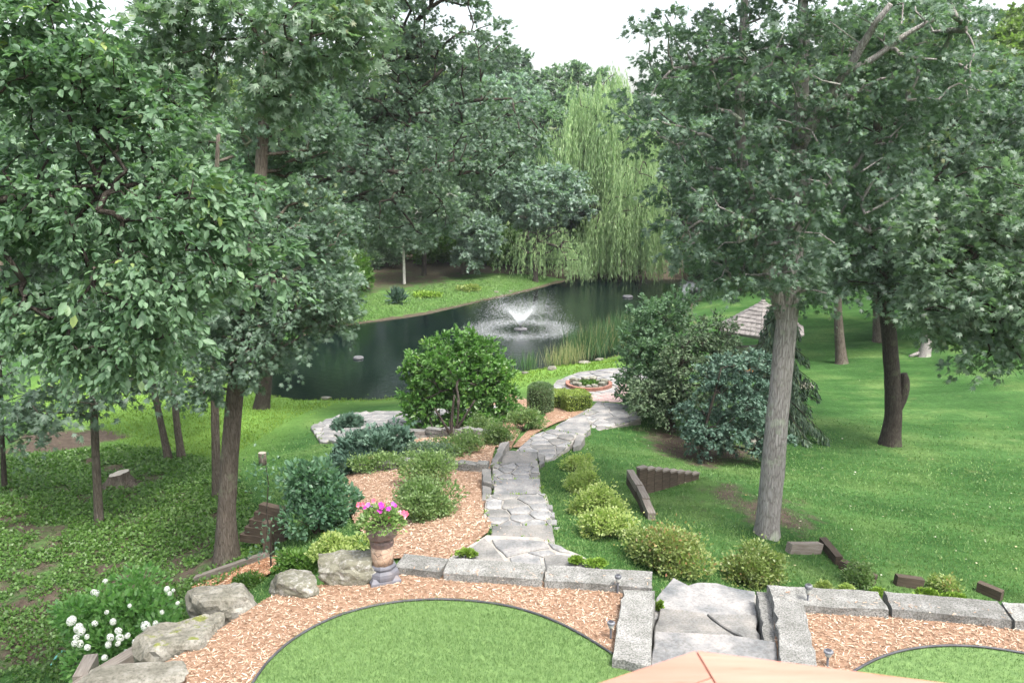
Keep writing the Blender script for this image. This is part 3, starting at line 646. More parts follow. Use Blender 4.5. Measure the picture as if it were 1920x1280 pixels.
# steps through the wall
steps = empty("stone_steps", W(1330, 1190, 0), label="stone steps with rough cheek blocks leading down through the garden wall", cat="steps")
def cheek(name, pts, z0, z1, mat, root, seed, jag=.02):
    """block from the top outline in photo pixels at height z1"""
    Q = [W(a, b, z1)[:2] for a, b in pts]; return slab(name, Q, z0, z1, mat, root, seed, jag)
def slab(name, Q, z0, z1, mat, root, seed, jag=.012, step=.12, tilt=0.0, bev=.012):
    rng = np.random.default_rng(seed); out = []
    for a, b in zip(Q, Q[1:] + Q[:1]):
        a = np.array(a, float); b = np.array(b, float); k = max(1, int(np.hypot(*(b - a)) / step))
        for t in range(k):
            p = a + (b - a) * t / k
            if t: p = p + rng.normal(size=2) * jag * .6
            out.append(p)
    out = np.array(out); c = out.mean(0); n = len(out)
    ar = np.sum(out[:, 0] * np.roll(out[:, 1], -1) - np.roll(out[:, 0], -1) * out[:, 1])
    if ar < 0: out = out[::-1]
    d = out - c; L = np.linalg.norm(d, axis=1)[:, None] + 1e-6; inn = out - d / L * np.minimum(bev, L * .3)
    tz = rng.normal(size=2) * tilt; zt = lambda q: z1 + (q - c) @ tz
    low = np.column_stack([out, np.full(n, z0)]); up = np.column_stack([out, zt(out) - bev]); top = np.column_stack([inn, zt(inn) + rng.normal(size=n) * .001])
    V = np.concatenate([low, up, top]) - [c[0], c[1], z0]
    F = []
    for i in range(n):
        k = (i + 1) % n; F += [(i, k, n + k, n + i), (n + i, n + k, 2 * n + k, 2 * n + i)]
    F.append(tuple(range(2 * n, 3 * n)))
    o = mesh_py(name, V, F, mat, None, loc=(c[0], c[1], z0))
    if root is not None: o.parent = root; o.location = Vector(o.location) - Vector(root.location)
    return o
cheek("cheek_block", [(1148, 1232), (1219, 1246), (1228, 1106), (1168, 1104)], -.35, .12, MT['block'], steps, 1)
cheek("cheek_block", [(1465, 1240), (1532, 1246), (1507, 1132), (1450, 1124)], -.35, .12, MT['block'], steps, 2)
cheek("cheek_block", [(1433, 1200), (1458, 1204), (1448, 1110), (1418, 1107)], -.9, -.02, MT['block'], steps, 3)
cheek("tread", [(1215, 1290), (1462, 1290), (1455, 1202), (1360, 1188), (1228, 1182)], -.3, .02, MT['stone'], steps, 4, .008)
cheek("tread", [(1226, 1196), (1398, 1202), (1350, 1172), (1322, 1149), (1290, 1143), (1238, 1139)], -.5, -.13, MT['stone_dark'], steps, 5)
cheek("tread", [(1402, 1201), (1426, 1204), (1418, 1152), (1326, 1149), (1354, 1171)], -.5, -.132, MT['stone_dark'], steps, 6)
cheek("tread", [(1226, 1160), (1230, 1120), (1262, 1082), (1290, 1096), (1308, 1091), (1345, 1092), (1385, 1103), (1416, 1108), (1420, 1158), (1330, 1156), (1290, 1150)], -.62, -.20, MT['stone'], steps, 7, .012)
sheet("path", [tuple(W(a, b, -.55)[:2]) for a, b in [(1200, 1180), (1200, 1100), (1450, 1115), (1470, 1190)]], MT['mortar'], z=-.56, step=.4)

# ------------------------------------------------------------------ flagstone path
def clip_half(poly, p, nrm):
    out = []; n = len(poly)
    for i in range(n):
        a, b = poly[i], poly[(i + 1) % n]; da = np.dot(a - p, nrm); db = np.dot(b - p, nrm)
        if da <= 0: out.append(a)
        if (da < 0 < db) or (db < 0 < da): out.append(a + (b - a) * da / (da - db))
    return out
def voronoi_stones(poly, size, gap, rng, aniso=1.35):
    P = np.array(poly); S = np.array([aniso, 1.0]); q = []
    C = rng.uniform(P.min(0) - .2, P.max(0) + .2, (4000, 2))
    for c in C:
        if not q or min(np.hypot(*((c - k) / S)) for k in q) > size: q.append(c)
    q = np.array(q); out = []
    for i, c in enumerate(q):
        pl = [np.array(v, float) for v in poly]
        for j in np.argsort(np.hypot(*(q - c).T))[1:14]:
            d = q[j] - c; L = np.hypot(*d); pl = clip_half(pl, (c + q[j]) / 2 - d / L * gap / 2, d / L)
            if len(pl) < 3: break
        if len(pl) >= 3:
            A = np.array(pl); ar = abs(np.sum(A[:, 0] * np.roll(A[:, 1], -1) - np.roll(A[:, 0], -1) * A[:, 1])) / 2
            if ar > .02 * size: out.append([p for k, p in enumerate(pl) if np.hypot(*(p - pl[k - 1])) > .03])
    return [o for o in out if len(o) >= 3]
path = empty("path", (0, 12, -1)); tag(path, kind='structure')
rgp = np.random.default_rng(21); STONE_AREAS = []; STONE_Z = []
def segment(px, z, size=None, thick=.30, seed=0, mat='stone', draped=False, gap=.028, mort=True, grow_=.0):
    Q = [W(a, b, z)[:2] for a, b in px]; STONE_AREAS.append([tuple(q) for q in Q]); STONE_Z.append(z)
    if size is None:
        slab("flagstone", Q, z - thick, z, MT[mat], path, seed, .015)
    else:
        if mort:
            c = np.mean(Q, axis=0); Qm = [q + (q - c) / np.linalg.norm(q - c) * .03 for q in Q]
            o = slab("mortar_bed", Qm, z - thick, z - .022, MT['mortar'], path, seed)
        for k, s in enumerate(voronoi_stones(Q, size, gap, rgp)):
            slab("flagstone", s, z - .08, z + rgp.normal() * .004, MT['stone' if rgp.random() < .75 else 'stone_dark'], path, seed * 50 + k, .008, .1, .012, .008)
# fan at the wall, hand drawn stones
z0 = -.30
segment([(846, 1056), (840, 1046), (912, 1002), (1010, 1006), (1045, 1022), (1090, 1040), (1130, 1068), (1000, 1080)], z0 - .025, None, .35, 1, 'mortar')
for k, (pp, mm) in enumerate([([(846, 1050), (908, 1008), (922, 1020), (948, 1052), (935, 1066), (860, 1062)], 'stone_dark'), ([(922, 1010), (972, 1009), (1022, 1014), (1030, 1026), (985, 1033), (950, 1042), (930, 1024)], 'stone'),
        ([(1028, 1016), (1052, 1022), (1068, 1034), (1050, 1032), (1036, 1026)], 'stone'), ([(956, 1044), (986, 1036), (1012, 1042), (1018, 1062), (960, 1070)], 'stone'),
        ([(990, 1034), (1030, 1030), (1042, 1036), (1018, 1042)], 'stone'), ([(1020, 1044), (1046, 1038), (1078, 1042), (1108, 1058), (1100, 1070), (1024, 1068)], 'stone_dark')]):
    Q = [W(a, b, z0)[:2] for a, b in pp]; slab("flagstone", Q, z0 - .08, z0, MT[mm], path, 60 + k, .01)
segment([(922, 1024), (1042, 1024), (1034, 983), (922, 984)], -.48, None, .5, 2, 'stone_dark')
segment([(918, 1000), (1038, 1000), (1026, 940), (1022, 924), (914, 926), (910, 960)], -.64, .24, .5, 3)
segment([(926, 930), (1016, 930), (1012, 896), (926, 898)], -.82, None, .5, 4)
segment([(922, 915), (1013, 915), (1009, 868), (926, 868)], -.98, .21, .5, 5)
segment([(920, 878), (1006, 878), (1009, 846), (936, 843)], -1.15, None, .5, 6, 'stone_dark')
segment([(950, 862), (1012, 878), (1040, 858), (1072, 828), (1080, 812), (1036, 803), (1000, 815), (975, 838)], -1.36, .28, .5, 7)
segment([(1036, 815), (1086, 824), (1108, 802), (1100, 780), (1070, 782), (1042, 798)], -1.6, None, .5, 8, 'stone')
segment([(1062, 800), (1110, 812), (1150, 798), (1200, 784), (1198, 760), (1120, 752), (1100, 772)], -1.85, .34, .5, 9)
# patio and the arm running left to the lower lawn
PZ = -2.3
segment([(1100, 765), (1215, 782), (1225, 700), (1190, 688), (1140, 690), (1085, 697), (1045, 712), (1035, 725), (1060, 732), (1110, 738), (1110, 752)], PZ, .46, .5, 10, gap=.03)
# left arm is draped over the slope
LEFT_ARM = gp([(583, 806), (610, 792), (640, 782), (690, 777), (760, 775), (830, 772), (905, 770), (960, 758), (960, 778), (905, 790), (830, 794), (740, 800), (680, 812), (640, 832), (600, 832)])
STONE_AREAS.append(LEFT_ARM); sheet("path", LEFT_ARM, MT['mortar'], .05)
for k, s in enumerate(voronoi_stones([np.array(p) for p in LEFT_ARM], .46, .04, rgp)):
    c = np.mean(s, axis=0); z = h1(*c) + .075; slab("flagstone", s, z - .1, z, MT['stone'], path, 900 + k, .01, .2, .015, .01)
# stray thin edge stones on the right side of the path
for k, (a, b) in enumerate([(1026, 948), (1030, 962), (1034, 976), (1040, 990), (1044, 1004)]):
    c = W(a + 4, b, -.62)[:2]; Q = [c + np.array(v) for v in ((-.05, -.09), (.05, -.1), (.055, .08), (-.045, .09))]; slab("flagstone", Q, -.8, -.63, MT['stone'], path, 70 + k, .01, .06)
# raised side stones left of the steps
for k, (pp, z) in enumerate([([(904, 936), (920, 936), (922, 896), (904, 896)], -.80), ([(905, 902), (922, 906), (920, 878), (903, 879)], -.72), ([(919, 872), (933, 866), (955, 826), (938, 830)], -1.02), ([(1075, 838), (1090, 832), (1097, 815), (1080, 812)], -1.4),
        ([(1012, 876), (1020, 866), (1022, 850), (1010, 852)], -1.2), ([(1085, 806), (1100, 810), (1110, 790), (1096, 786)], -1.75), ([(1073, 782), (1082, 784), (1112, 768), (1104, 765)], -1.9)]):
    Q = [W(a, b, z)[:2] for a, b in pp]; slab("edge_stone", Q, z - .4, z, MT['stone_dark'], path, 80 + k, .015, .08)

# low dry-stone retaining arcs in the bed
def arc_wall(label, pxs, wd, hh, lift, seed, n):
    g = [G(a, b) for a, b in pxs]; s = np.concatenate([[0], np.cumsum([np.hypot(*(g[i + 1] - g[i])[:2]) for i in range(len(g) - 1)])]); g = np.array(g)
    root = empty("retaining_wall", g[len(g) // 2], label=label, cat="wall"); rng = np.random.default_rng(seed)
    for row in range(2):
        t = 0.0; k = 0
        if row: t = .1
        while t < s[-1] - .1:
            L = rng.uniform(.28, .5); q0 = [np.interp(t, s, g[:, i]) for i in range(3)]; q1 = [np.interp(min(t + L, s[-1]), s, g[:, i]) for i in range(3)]
            o = place_block("wall_stone", q0, q1, wd * rng.uniform(.85, 1.15), hh, (q0[2] + q1[2]) / 2 + lift - (row == 0) * hh * 1.02 + rng.normal() * .006, MT['stone_dark' if rng.random() < .5 else 'block'], None, seed * 40 + k + row * 20, .02)
            o.parent = root; o.location = Vector(o.location) - Vector(root.location); t += L; k += 1
    return root
arc_wall("low arc of stacked grey wall stones crossing the mulch bed behind the flower urn", [(662, 893), (700, 889), (735, 885), (776, 880), (830, 886), (880, 889), (914, 890)], .18, .10, .12, 3, 1)
arc_wall("upper arc of stacked grey wall stones below the blue juniper and green magnolia", [(668, 866), (695, 850), (722, 838), (760, 828), (800, 824), (860, 822), (905, 826), (938, 832)], .2, .11, .14, 4, 1)
# ------------------------------------------------------------------ boulders
MT['boulder'] = mottled("weathered_limestone_boulder", [(.3, (0.075, 0.073, 0.056)), (.45, (0.135, 0.128, 0.105)), (.58, (0.203, 0.195, 0.169)), (.74, (0.300, 0.289, 0.259))], 2.6, bs=.9, bd=.02, bscale=14, fine=(30, .45, .7, (0.450, 0.450, 0.413)))
MT['boulder_white'] = mottled("pale_pitted_boulder", [(.3, (0.139, 0.134, 0.106)), (.44, (0.253, 0.245, 0.221)), (.58, (0.367, 0.359, 0.335)), (.74, (0.457, 0.449, 0.432))], 3.2, bs=1.0, bd=.025, bscale=10, fine=(12, .35, .5, (0.449, 0.449, 0.367)))
def moss_mat(base):
    m = base.copy(); m.name = base.name + "_with_moss"; nt = m.node_tree; b = nt.nodes["Principled BSDF"]; src = b.inputs["Base Color"].links[0].from_socket
    co = nt.nodes.new("ShaderNodeTexCoord").outputs["Object"]; a = noise(nt, co, 3.1, 6, .7); g = nt.nodes.new("ShaderNodeNewGeometry")
    sx = nt.nodes.new("ShaderNodeSeparateXYZ"); nt.links.new(g.outputs["Normal"], sx.inputs[0])
    ml = N(nt, "ShaderNodeMath", operation='MULTIPLY'); nt.links.new(a.outputs[0], ml.inputs[0]); nt.links.new(sx.outputs[2], ml.inputs[1])
    r = ramp(nt, ml.outputs[0], [(.50, (0, 0, 0)), (.56, (1, 1, 1))]); mc = ramp(nt, noise(nt, co, 40, 4).outputs[0], [(.3, (.06, .075, .015)), (.7, (.16, .17, .045))])
    nt.links.new(mixc(nt, src, mc.outputs[0], r.outputs[0]), b.inputs["Base Color"]); return m
MT['boulder_moss'] = moss_mat(MT['boulder'])
def boulder(label, px, size, rz, seed, mat='boulder', flat=.25, z=None, group=None, name="boulder", sub=4, planes=11, rough=.05, sink=.2, tilt=(0, 0)):
    import bmesh
    bm = bmesh.new(); bmesh.ops.create_icosphere(bm, subdivisions=sub, radius=1.0); rng = np.random.default_rng(seed)
    n = rdir(planes, rng); d = rng.uniform(.62, .95, planes); n = np.concatenate([n, [[0.08, .05, 1.0], [0, -.95, .2], [0, .9, .3]]]); n /= np.linalg.norm(n, axis=1)[:, None]; d = np.append(d, [.62, .8, .8])
    for v in bm.verts:
        u = np.array(v.co); dt = n @ u; k = dt > .05; rr = min(1.15, np.min(d[k] / dt[k])); p = u * rr
        o = mnoise.noise(Vector(p * 2.0 + seed)) * rough * 2.2 + mnoise.noise(Vector(p * 6 + seed)) * rough + mnoise.noise(Vector(p * 15 + seed)) * rough * .45
        # bedding ledges
        o -= rough * .9 * max(0, math.sin(p[2] * 9 + 2 * mnoise.noise(Vector(p * 1.5)))) ** 6
        p = p * (1 + o); v.co = Vector(p * np.array(size) / 2)
    me = bpy.data.meshes.new(name); bm.to_mesh(me); bm.free(); me.materials.append(MT[mat])
    for p in me.polygons: p.use_smooth = sub > 3 and False
    ob = bpy.data.objects.new(name, me); link(ob); g = W(px[0], px[1], z) if z is not None else G(*px)
    ob.location = (float(g[0]), float(g[1]), float(g[2] + size[2] / 2 * (1 - sink * 2) * .72)); ob.rotation_euler = (tilt[0], tilt[1], rz)
    if z is not None: ob.location.z = z + size[2] * .5 - sink * size[2]
    return tag(ob, label, "boulder" if name == "boulder" else "rock", group)
boulder("pale pitted limestone boulder right beside the flower urn", (648, 1100), (.80, .56, .62), .25, 5, 'boulder_white', z=-.12, sink=.12, rough=.08)
boulder("flat-topped squarish boulder between the urn-side boulder and larger grey one", (548, 1128), (.68, .58, .50), -.1, 8, 'boulder_white', z=-.18, sink=.1)
boulder("large smooth grey boulder with steep face on the terrace edge", (434, 1188), (.84, .76, .84), .5, 12, 'boulder', z=-.42, sink=.1, rough=.075)
boulder("largest boulder with yellow-green moss patches on its flat top", (360, 1262), (1.02, .86, .78), .35, 16, 'boulder_moss', z=-.46, sink=.1, rough=.075)
boulder("brownish boulder cut by the bottom edge of the photo next to timber", (258, 1316), (.95, .6, .45), .1, 19, 'boulder', z=-.15, sink=.1)
for k, (px, s) in enumerate([((1098, 682), (.6, .4, .22)), ((1122, 676), (.5, .3, .18)), ((1035, 692), (.5, .4, .2)), ((985, 702), (.35, .3, .2)), ((612, 748), (.4, .3, .15)), ((930, 548), (.4, .3, .15)), ((958, 547), (.3, .3, .15))]):
    boulder(["pale flat shore rock nearest the reeds on the pond edge", "small grey shore rock at the right end of the pond bank", "low grey rock on the near pond shore behind the clipped shrub", "small shore rock left of the lone reed tuft",
             "little pale rock on the near bank left of the magnolia", "pale pebble-like rock on the far pond bank", "smaller pale rock on the far pond bank beside another"][k], px, s, k * .7, 30 + k, 'boulder_white', name="shore_rock", sub=3, sink=.15)
boulder("pale rock lying on the lawn behind the large grey trunk", (1500, 728), (1.0, .7, .45), .4, 44, 'boulder_white', name="lawn_rock", sub=3)
boulder("dark mossy rock lying under the spruce branches", (1418, 836), (.75, .5, .36), .1, 45, 'boulder', name="lawn_rock", sub=3)

# ------------------------------------------------------------------ black lawn edging
def edging(label, px, ext=()):
    pts = [W(a, b, .02) for a, b in px]; P = np.array(pts); s = np.concatenate([[0], np.cumsum(np.linalg.norm(np.diff(P, axis=0), axis=1))]); q = np.arange(0, s[-1], .06)
    Q = np.stack([np.interp(q, s, P[:, i]) for i in range(3)], 1)
    for _ in range(6): Q[1:-1] = (Q[:-2] + Q[1:-1] * 2 + Q[2:]) / 4
    b = MB(); b.tube(Q, .014, 8); V, F = [], []
    for i, p in enumerate(Q): V += [p + [0, 0, .0], p + [0, 0, -.06]]
    for i in range(len(Q) - 1): F.append((2 * i, 2 * i + 1, 2 * i + 3, 2 * i + 2))
    b.add(V, F); return tag(b.build("lawn_edging", MT['edging'], smooth=True), label, "edging")
edging("long curved black edging strip round the near left lawn", LAWN_L_PX); edging("short curved black edging strip round the lawn at bottom right", LAWN_R_PX)

# ------------------------------------------------------------------ solar lights
MT['metal'] = mottled("grey_painted_metal", [(.3, (0.096, 0.102, 0.114)), (.7, (0.150, 0.156, 0.174))], 6, rough=.4, bs=.05)
MT['lens'] = mottled("frosted_lens", [(.3, (0.270, 0.276, 0.252)), (.7, (0.372, 0.372, 0.348))], 6, rough=.3, bs=.05)
def solar(label, base, hgt, s=1.0):
    r = empty("solar_light", base, label=label, cat="garden light", group="solar lights beside the stone steps")
    b = MB(); b.lathe([(.011 * s, -.05), (.011 * s, hgt * .62)], 8); b.build("stake", MT['metal'], r)
    b = MB(); b.lathe([(.022 * s, hgt * .62), (.026 * s, hgt * .66), (.030 * s, hgt * .84)], 12); b.build("lens", MT['lens'], r, smooth=True)
    b = MB(); b.lathe([(.034 * s, hgt * .84), (.040 * s, hgt * .86), (.040 * s, hgt * .96), (.030 * s, hgt)], 12); b.build("cap", MT['metal'], r)
    b = MB(); b.lathe([(.024 * s, hgt), (.024 * s, hgt + .003)], 12); b.build("solar_panel", MT['edging'], r)
solar("solar light with round cap before the wall left of the steps", W(1158, 1112, 0), .24, 1.0)
solar("solar light with pale lens against the left cheek block", W(1145, 1196, 0), .20, 1.1)
solar("solar light on tall stake at the wall end right of the steps", W(1513, 1140, 0), .30, 1.1)
solar("solar light in the chips just above the deck railing", W(1551, 1248, 0), .18, 1.2)

# ------------------------------------------------------------------ chimney-pot planter
m, nt_, n_, b_ = new_mat("crackled_terracotta"); co = coords(nt_); a = noise(nt_, co, 7, 6); r = ramp(nt_, a.outputs[0], [(.3, (.24, .15, .11)), (.5, (.36, .25, .18)), (.7, (.46, .35, .27))])
v = N(nt_, "ShaderNodeTexVoronoi", feature='DISTANCE_TO_EDGE'); v.inputs["Scale"].default_value = 13; mp = N(nt_, "ShaderNodeMapping"); mp.inputs["Scale"].default_value = (1, 1, 1); nt_.links.new(co, mp.inputs[0]); nt_.links.new(mp.outputs[0], v.inputs["Vector"])
cr = ramp(nt_, v.outputs[0], [(0, (.12, .10, .09)), (.035, (1, 1, 1))]); c = mixc(nt_, r.outputs[0], cr.outputs[0], .9, 'MULTIPLY'); nt_.links.new(c, b_.inputs["Base Color"]); b_.inputs["Roughness"].default_value = .7; bump(nt_, b_, cr.outputs[0], .6, .01); MT['crackle'] = m
MT['glaze'] = mottled("glazed_brown_clay", [(.3, (0.066, 0.051, 0.057)), (.5, (0.120, 0.078, 0.072)), (.7, (0.162, 0.120, 0.120))], 5, rough=.38, bs=.3, spec=.6)
MT['glaze_blue'] = mottled("blue_grey_glazed_clay", [(.3, (0.083, 0.088, 0.104)), (.55, (0.129, 0.129, 0.150)), (.75, (0.150, 0.116, 0.099))], 4, rough=.6, bs=.3, spec=.35)
MT['potting'] = mottled("potting_soil", [(.3, (.02, .015, .01)), (.7, (.06, .045, .03))], 20)
pb = W(718, 1083, 0); urn = empty("chimney_pot_planter", pb, math.radians(22), label="tall octagonal glazed clay chimney pot used as a flower planter on the wall line", cat="planter")
o8 = math.pi / 8
b = MB(); b.lathe([(.265, 0), (.262, .03), (.215, .075)], 4, phase=math.pi / 4); b.build("foot", MT['glaze_blue'], urn)
b = MB(); b.lathe([(.205, .05), (.205, .085), (.195, .12), (.160, .150), (.155, .165)], 8, phase=o8, cap=False); b.lathe([(.168, .165), (.172, .18), (.165, .195), (.145, .215)], 8, phase=o8); b.build("base", MT['glaze_blue'], urn)
b = MB(); b.lathe([(.140, .20), (.136, .30), (.138, .45)], 20); b.build("shaft", MT['crackle'], urn, smooth=True)
b = MB(); b.lathe([(.146, .45), (.148, .50), (.142, .53)], 20); b.lathe([(.150, .53), (.176, .555), (.188, .575), (.186, .60), (.193, .605), (.193, .64), (.178, .68), (.160, .705), (.152, .715), (.150, .745), (.135, .747), (.132, .70)], 8, phase=o8, cap=False); b.build("collar", MT['glaze'], urn)
b = MB(); b.lathe([(.131, .70), (.05, .72)], 8, phase=o8); b.build("soil", MT['potting'], urn)
pet = empty("petunia_plant", pb + [0, 0, .72], label="pink and magenta petunias spilling over the chimney pot planter", cat="flowers")
rng = np.random.default_rng(8); n = 1500; u = rdir(n, rng); u[:, 2] = np.abs(u[:, 2]); P = u * (rng.uniform(.25, 1, n) ** .5)[:, None] * [.30, .27, .20] + [-.0, 0, .01]; P[:, 2] -= np.maximum(0, np.hypot(P[:, 0], P[:, 1]) - .17) * .5
leaves("foliage", P, u + rdir(n, rng) * .6, rng.normal(size=(n, 3)) * .5 + [0, 0, 1], .05 * rng.uniform(.6, 1.3, n), MT['petunia'], 'kite', pet)
def flat_mat(name, c1, c2, rough=.6, tr=.3):
    m, nt, nn, b = new_mat(name); co = coords(nt); a = noise(nt, co, 30, 3); c = mixc(nt, c1, c2, a.outputs[0]); nt.links.new(c, b.inputs["Base Color"]); b.inputs["Roughness"].default_value = rough
    t = nt.nodes.new("ShaderNodeBsdfTranslucent"); nt.links.new(c, t.inputs[0]); mx = nt.nodes.new("ShaderNodeMixShader"); mx.inputs[0].default_value = tr
    nt.links.new(b.outputs[0], mx.inputs[1]); nt.links.new(t.outputs[0], mx.inputs[2]); nt.links.new(mx.outputs[0], nn["Material Output"].inputs[0]); return m
FL = [flat_mat("magenta_petal", (.55, .04, .42), (.72, .10, .60)), flat_mat("coral_pink_petal", (.80, .12, .22), (.90, .25, .35)), flat_mat("pale_pink_petal", (.85, .45, .55), (.92, .62, .70)), flat_mat("violet_petal", (.40, .10, .60), (.62, .28, .75))]
fm = MB(); V = [(0, 0, -.012)]
for i in range(20):
    a = i / 20 * 2 * math.pi; r_ = .030 * (1 + .16 * math.cos(5 * a)); V.append((r_ * math.cos(a), r_ * math.sin(a), .006 * math.cos(10 * a)))
fm.add(V, [(0, 1 + i, 1 + (i + 1) % 20) for i in range(20)])
fmeshes = []
for mt_ in FL:
    o = fm.build("flower", mt_, pet); fmeshes.append(o)
fpx = [(700, 938, 1), (714, 945, 0), (672, 946, 1), (680, 945, 1), (690, 946, 3), (697, 952, 3), (703, 948, 3), (712, 958, 0), (704, 957, 0), (716, 950, 0), (737, 944, 3), (741, 947, 0), (720, 957, 0), (726, 955, 0), (757, 961, 1), (761, 963, 1), (728, 969, 1), (697, 971, 2), (716, 961, 2), (704, 963, 2), (750, 960, 2), (718, 947, 1), (729, 953, 0), (684, 951, 0), (757, 969, 2), (709, 970, 2)]
for k, (a, b2, c) in enumerate(fpx):
    p = D(a, b2, pb[1] - .12 + .2 * rng.random()) - pb - [0, 0, .72]
    o = fmeshes[c] if k in () else fmeshes[c].copy()
    COL.objects.link(o); o.parent = pet; o.location = p; dv = Vector((p[0] * 2 + rng.normal() * .3, -.8 + rng.normal() * .3, .8)); o.rotation_euler = dv.to_track_quat('Z', 'Y').to_euler(); s = rng.uniform(.8, 1.25); o.scale = (s, s, s)
for o in fmeshes: bpy.data.objects.remove(o)

# ------------------------------------------------------------------ hydrangea by the boulders
hb = G(252, 1232); hyd = make_shrub("hydrangea", "green hydrangea bush with many white flower heads beside the mossy boulder", hb, 1.2, .75, 1.5, 10500, .082, 'hydrangea', 'ovate', 26, 71, cat='shrub', lumpr=.32)
MT['white_flower'] = flat_mat("white_floret", (.80, .82, .74), (.88, .89, .84))
rng = np.random.default_rng(9)
def floret_head(k):
    n = 130; u = rdir(n, rng); P = u * [.052, .052, .062]; t = rdir(n, rng)
    x = np.cross(u, t); x /= np.linalg.norm(x, axis=1)[:, None]; y = np.cross(u, x); s = .013
    V = np.stack([P + x * s + u * .004, P + y * s, P - x * s + u * .004, P - y * s], 1).reshape(-1, 3); F = (np.array([(0, 1, 2, 3)]) + (np.arange(n) * 4)[:, None])
    return mesh_np("flower_head", V, F, MT['white_flower'], hyd)
heads = [floret_head(k) for k in range(3)]
hp = [(134, 1163), (147, 1177), (143, 1194), (153, 1183), (180, 1112), (176, 1110), (197, 1089), (200, 1147), (178, 1168), (212, 1165), (163, 1193), (207, 1194), (222, 1182), (239, 1191), (164, 1213), (203, 1208), (196, 1232), (213, 1238), (184, 1249), (221, 1206), (243, 1135), (273, 1173), (291, 1168), (300, 1172), (325, 1106), (333, 1130), (313, 1104), (375, 1125), (304, 1147), (236, 1221), (253, 1203), (318, 1112), (150, 1206), (140, 1205), (225, 1195)]
for k, (a, b2) in enumerate(hp):
    p = D(a, b2, hb[1] - .78 + .12 * rng.random() + .75 * (max(0, 1200 - b2) / 100)) - hb; o = heads[k % 3].copy(); COL.objects.link(o); o.parent = hyd; o.location = p; s = rng.uniform(.42, .8) if 228 < a else rng.uniform(.5, .95)
    if (a, b2) in ((273, 1173), (147, 1177), (134, 1163)): s = 1.1
    o.scale = (s, s, s); o.rotation_euler = (rng.random(), rng.random(), rng.random() * 6)
for o in heads: bpy.data.objects.remove(o)

# ------------------------------------------------------------------ timbers
def timber(name, a, b, wd, hh, mat='timber', parent=None, seed=0):
    """squared beam from a to b (world 3d centres)"""
    a = np.array(a, float); b = np.array(b, float); L = np.linalg.norm(b - a); P, F = rough_block(L, wd, hh, seed + 5, .14, .003, .008); P[:, 2] -= hh / 2
    o = mesh_py(name, P, F, MT[mat]); d = Vector(b - a); o.rotation_euler = d.to_track_quat('X', 'Z').to_euler(); o.location = Vector((a + b) / 2)
    if parent is not None: o.parent = parent; o.location = o.location - parent.location
    return o
def gz(px, py, dz=0): g = G(px, py); return g + [0, 0, dz]
# left stacked stepping timbers behind trunk
t = empty("timber_retaining_wall", gz(480, 1005), label="dark stepped timber retaining wall between the left oak trunk and the big shrub", cat="wall")
bs = gz(500, 1030)
for k in range(5):
    z = bs[2] + .08 + k * .145; timber("timber", (bs[0] - .55 + k * .1, bs[1] + .35, z), (bs[0] + .35, bs[1] + .1, z), .14, .14, 'timber_dark', t, k)
timber("timber", gz(505, 1045, -.1), gz(505, 1045, .65), .15, .15, 'timber_dark', t, 9)
o = timber("timber_edging", gz(368, 1092, .04), gz(505, 1048, .06), .13, .15, 'timber', None, 31); tag(o, "long weathered timber edging the orange bark strip right of the hydrangea", "timber")
t = empty("timber_retaining_wall", gz(190, 1262), label="grey timber frame at the bottom left beside the white hydrangea", cat="wall")
timber("timber", W(135, 1300, -.75), W(262, 1222, -.75), .16, .16, 'timber', t, 33); timber("timber", W(150, 1290, -1.0), W(262, 1226, -1.0), .16, .16, 'timber', t, 34)
timber("timber", W(150, 1278, -1.1), W(172, 1236, -1.1), .16, .16, 'timber', t, 35)
# right: stepped V of upright planks
t = empty("timber_retaining_wall", gz(1240, 925), label="stepped V-shaped timber retaining wall on the slope right of the lime shrubs", cat="wall")
apex = W(1196, 884, -.95); e1 = W(1308, 888, -1.35)
for k in range(8):
    f0, f1 = k / 8, (k + 1) / 8; p0 = apex + (e1 - apex) * f0; p1 = apex + (e1 - apex) * f1; top = -.90 - k * .062; g = h1(*p0[:2])
    b = MB(); d = p1 - p0; L = np.hypot(d[0], d[1]); b.box((0, 0, (top - (-2.6)) / 2), (L * .96, .09, top + 2.6)); o = b.build("timber", MT['timber_dark'], t, loc=np.array([(p0[0] + p1[0]) / 2, (p0[1] + p1[1]) / 2, -2.6]) - np.array(t.location)); o.rotation_euler = (0, 0, math.atan2(d[1], d[0]))
    b = MB(); b.box((0, 0, 0), (L * .98, .13, .035)); o = b.build("cap_board", MT['timber'], t, loc=np.array([(p0[0] + p1[0]) / 2, (p0[1] + p1[1]) / 2, top + .018]) - np.array(t.location)); o.rotation_euler = (0, 0, math.atan2(d[1], d[0]))
for k, (a, b2) in enumerate([((1181, 886), (1198, 914)), ((1196, 908), (1212, 940)), ((1208, 935), (1222, 968))]):
    z = -.86 - .02 * k; timber("timber", W(*a, z), W(*b2, z), .13, .13, 'timber', t, 50 + k); timber("timber", W(*a, z) - [0, 0, .15], W(*b2, z) - [0, 0, .15], .13, .15, 'timber_dark', t, 55 + k)
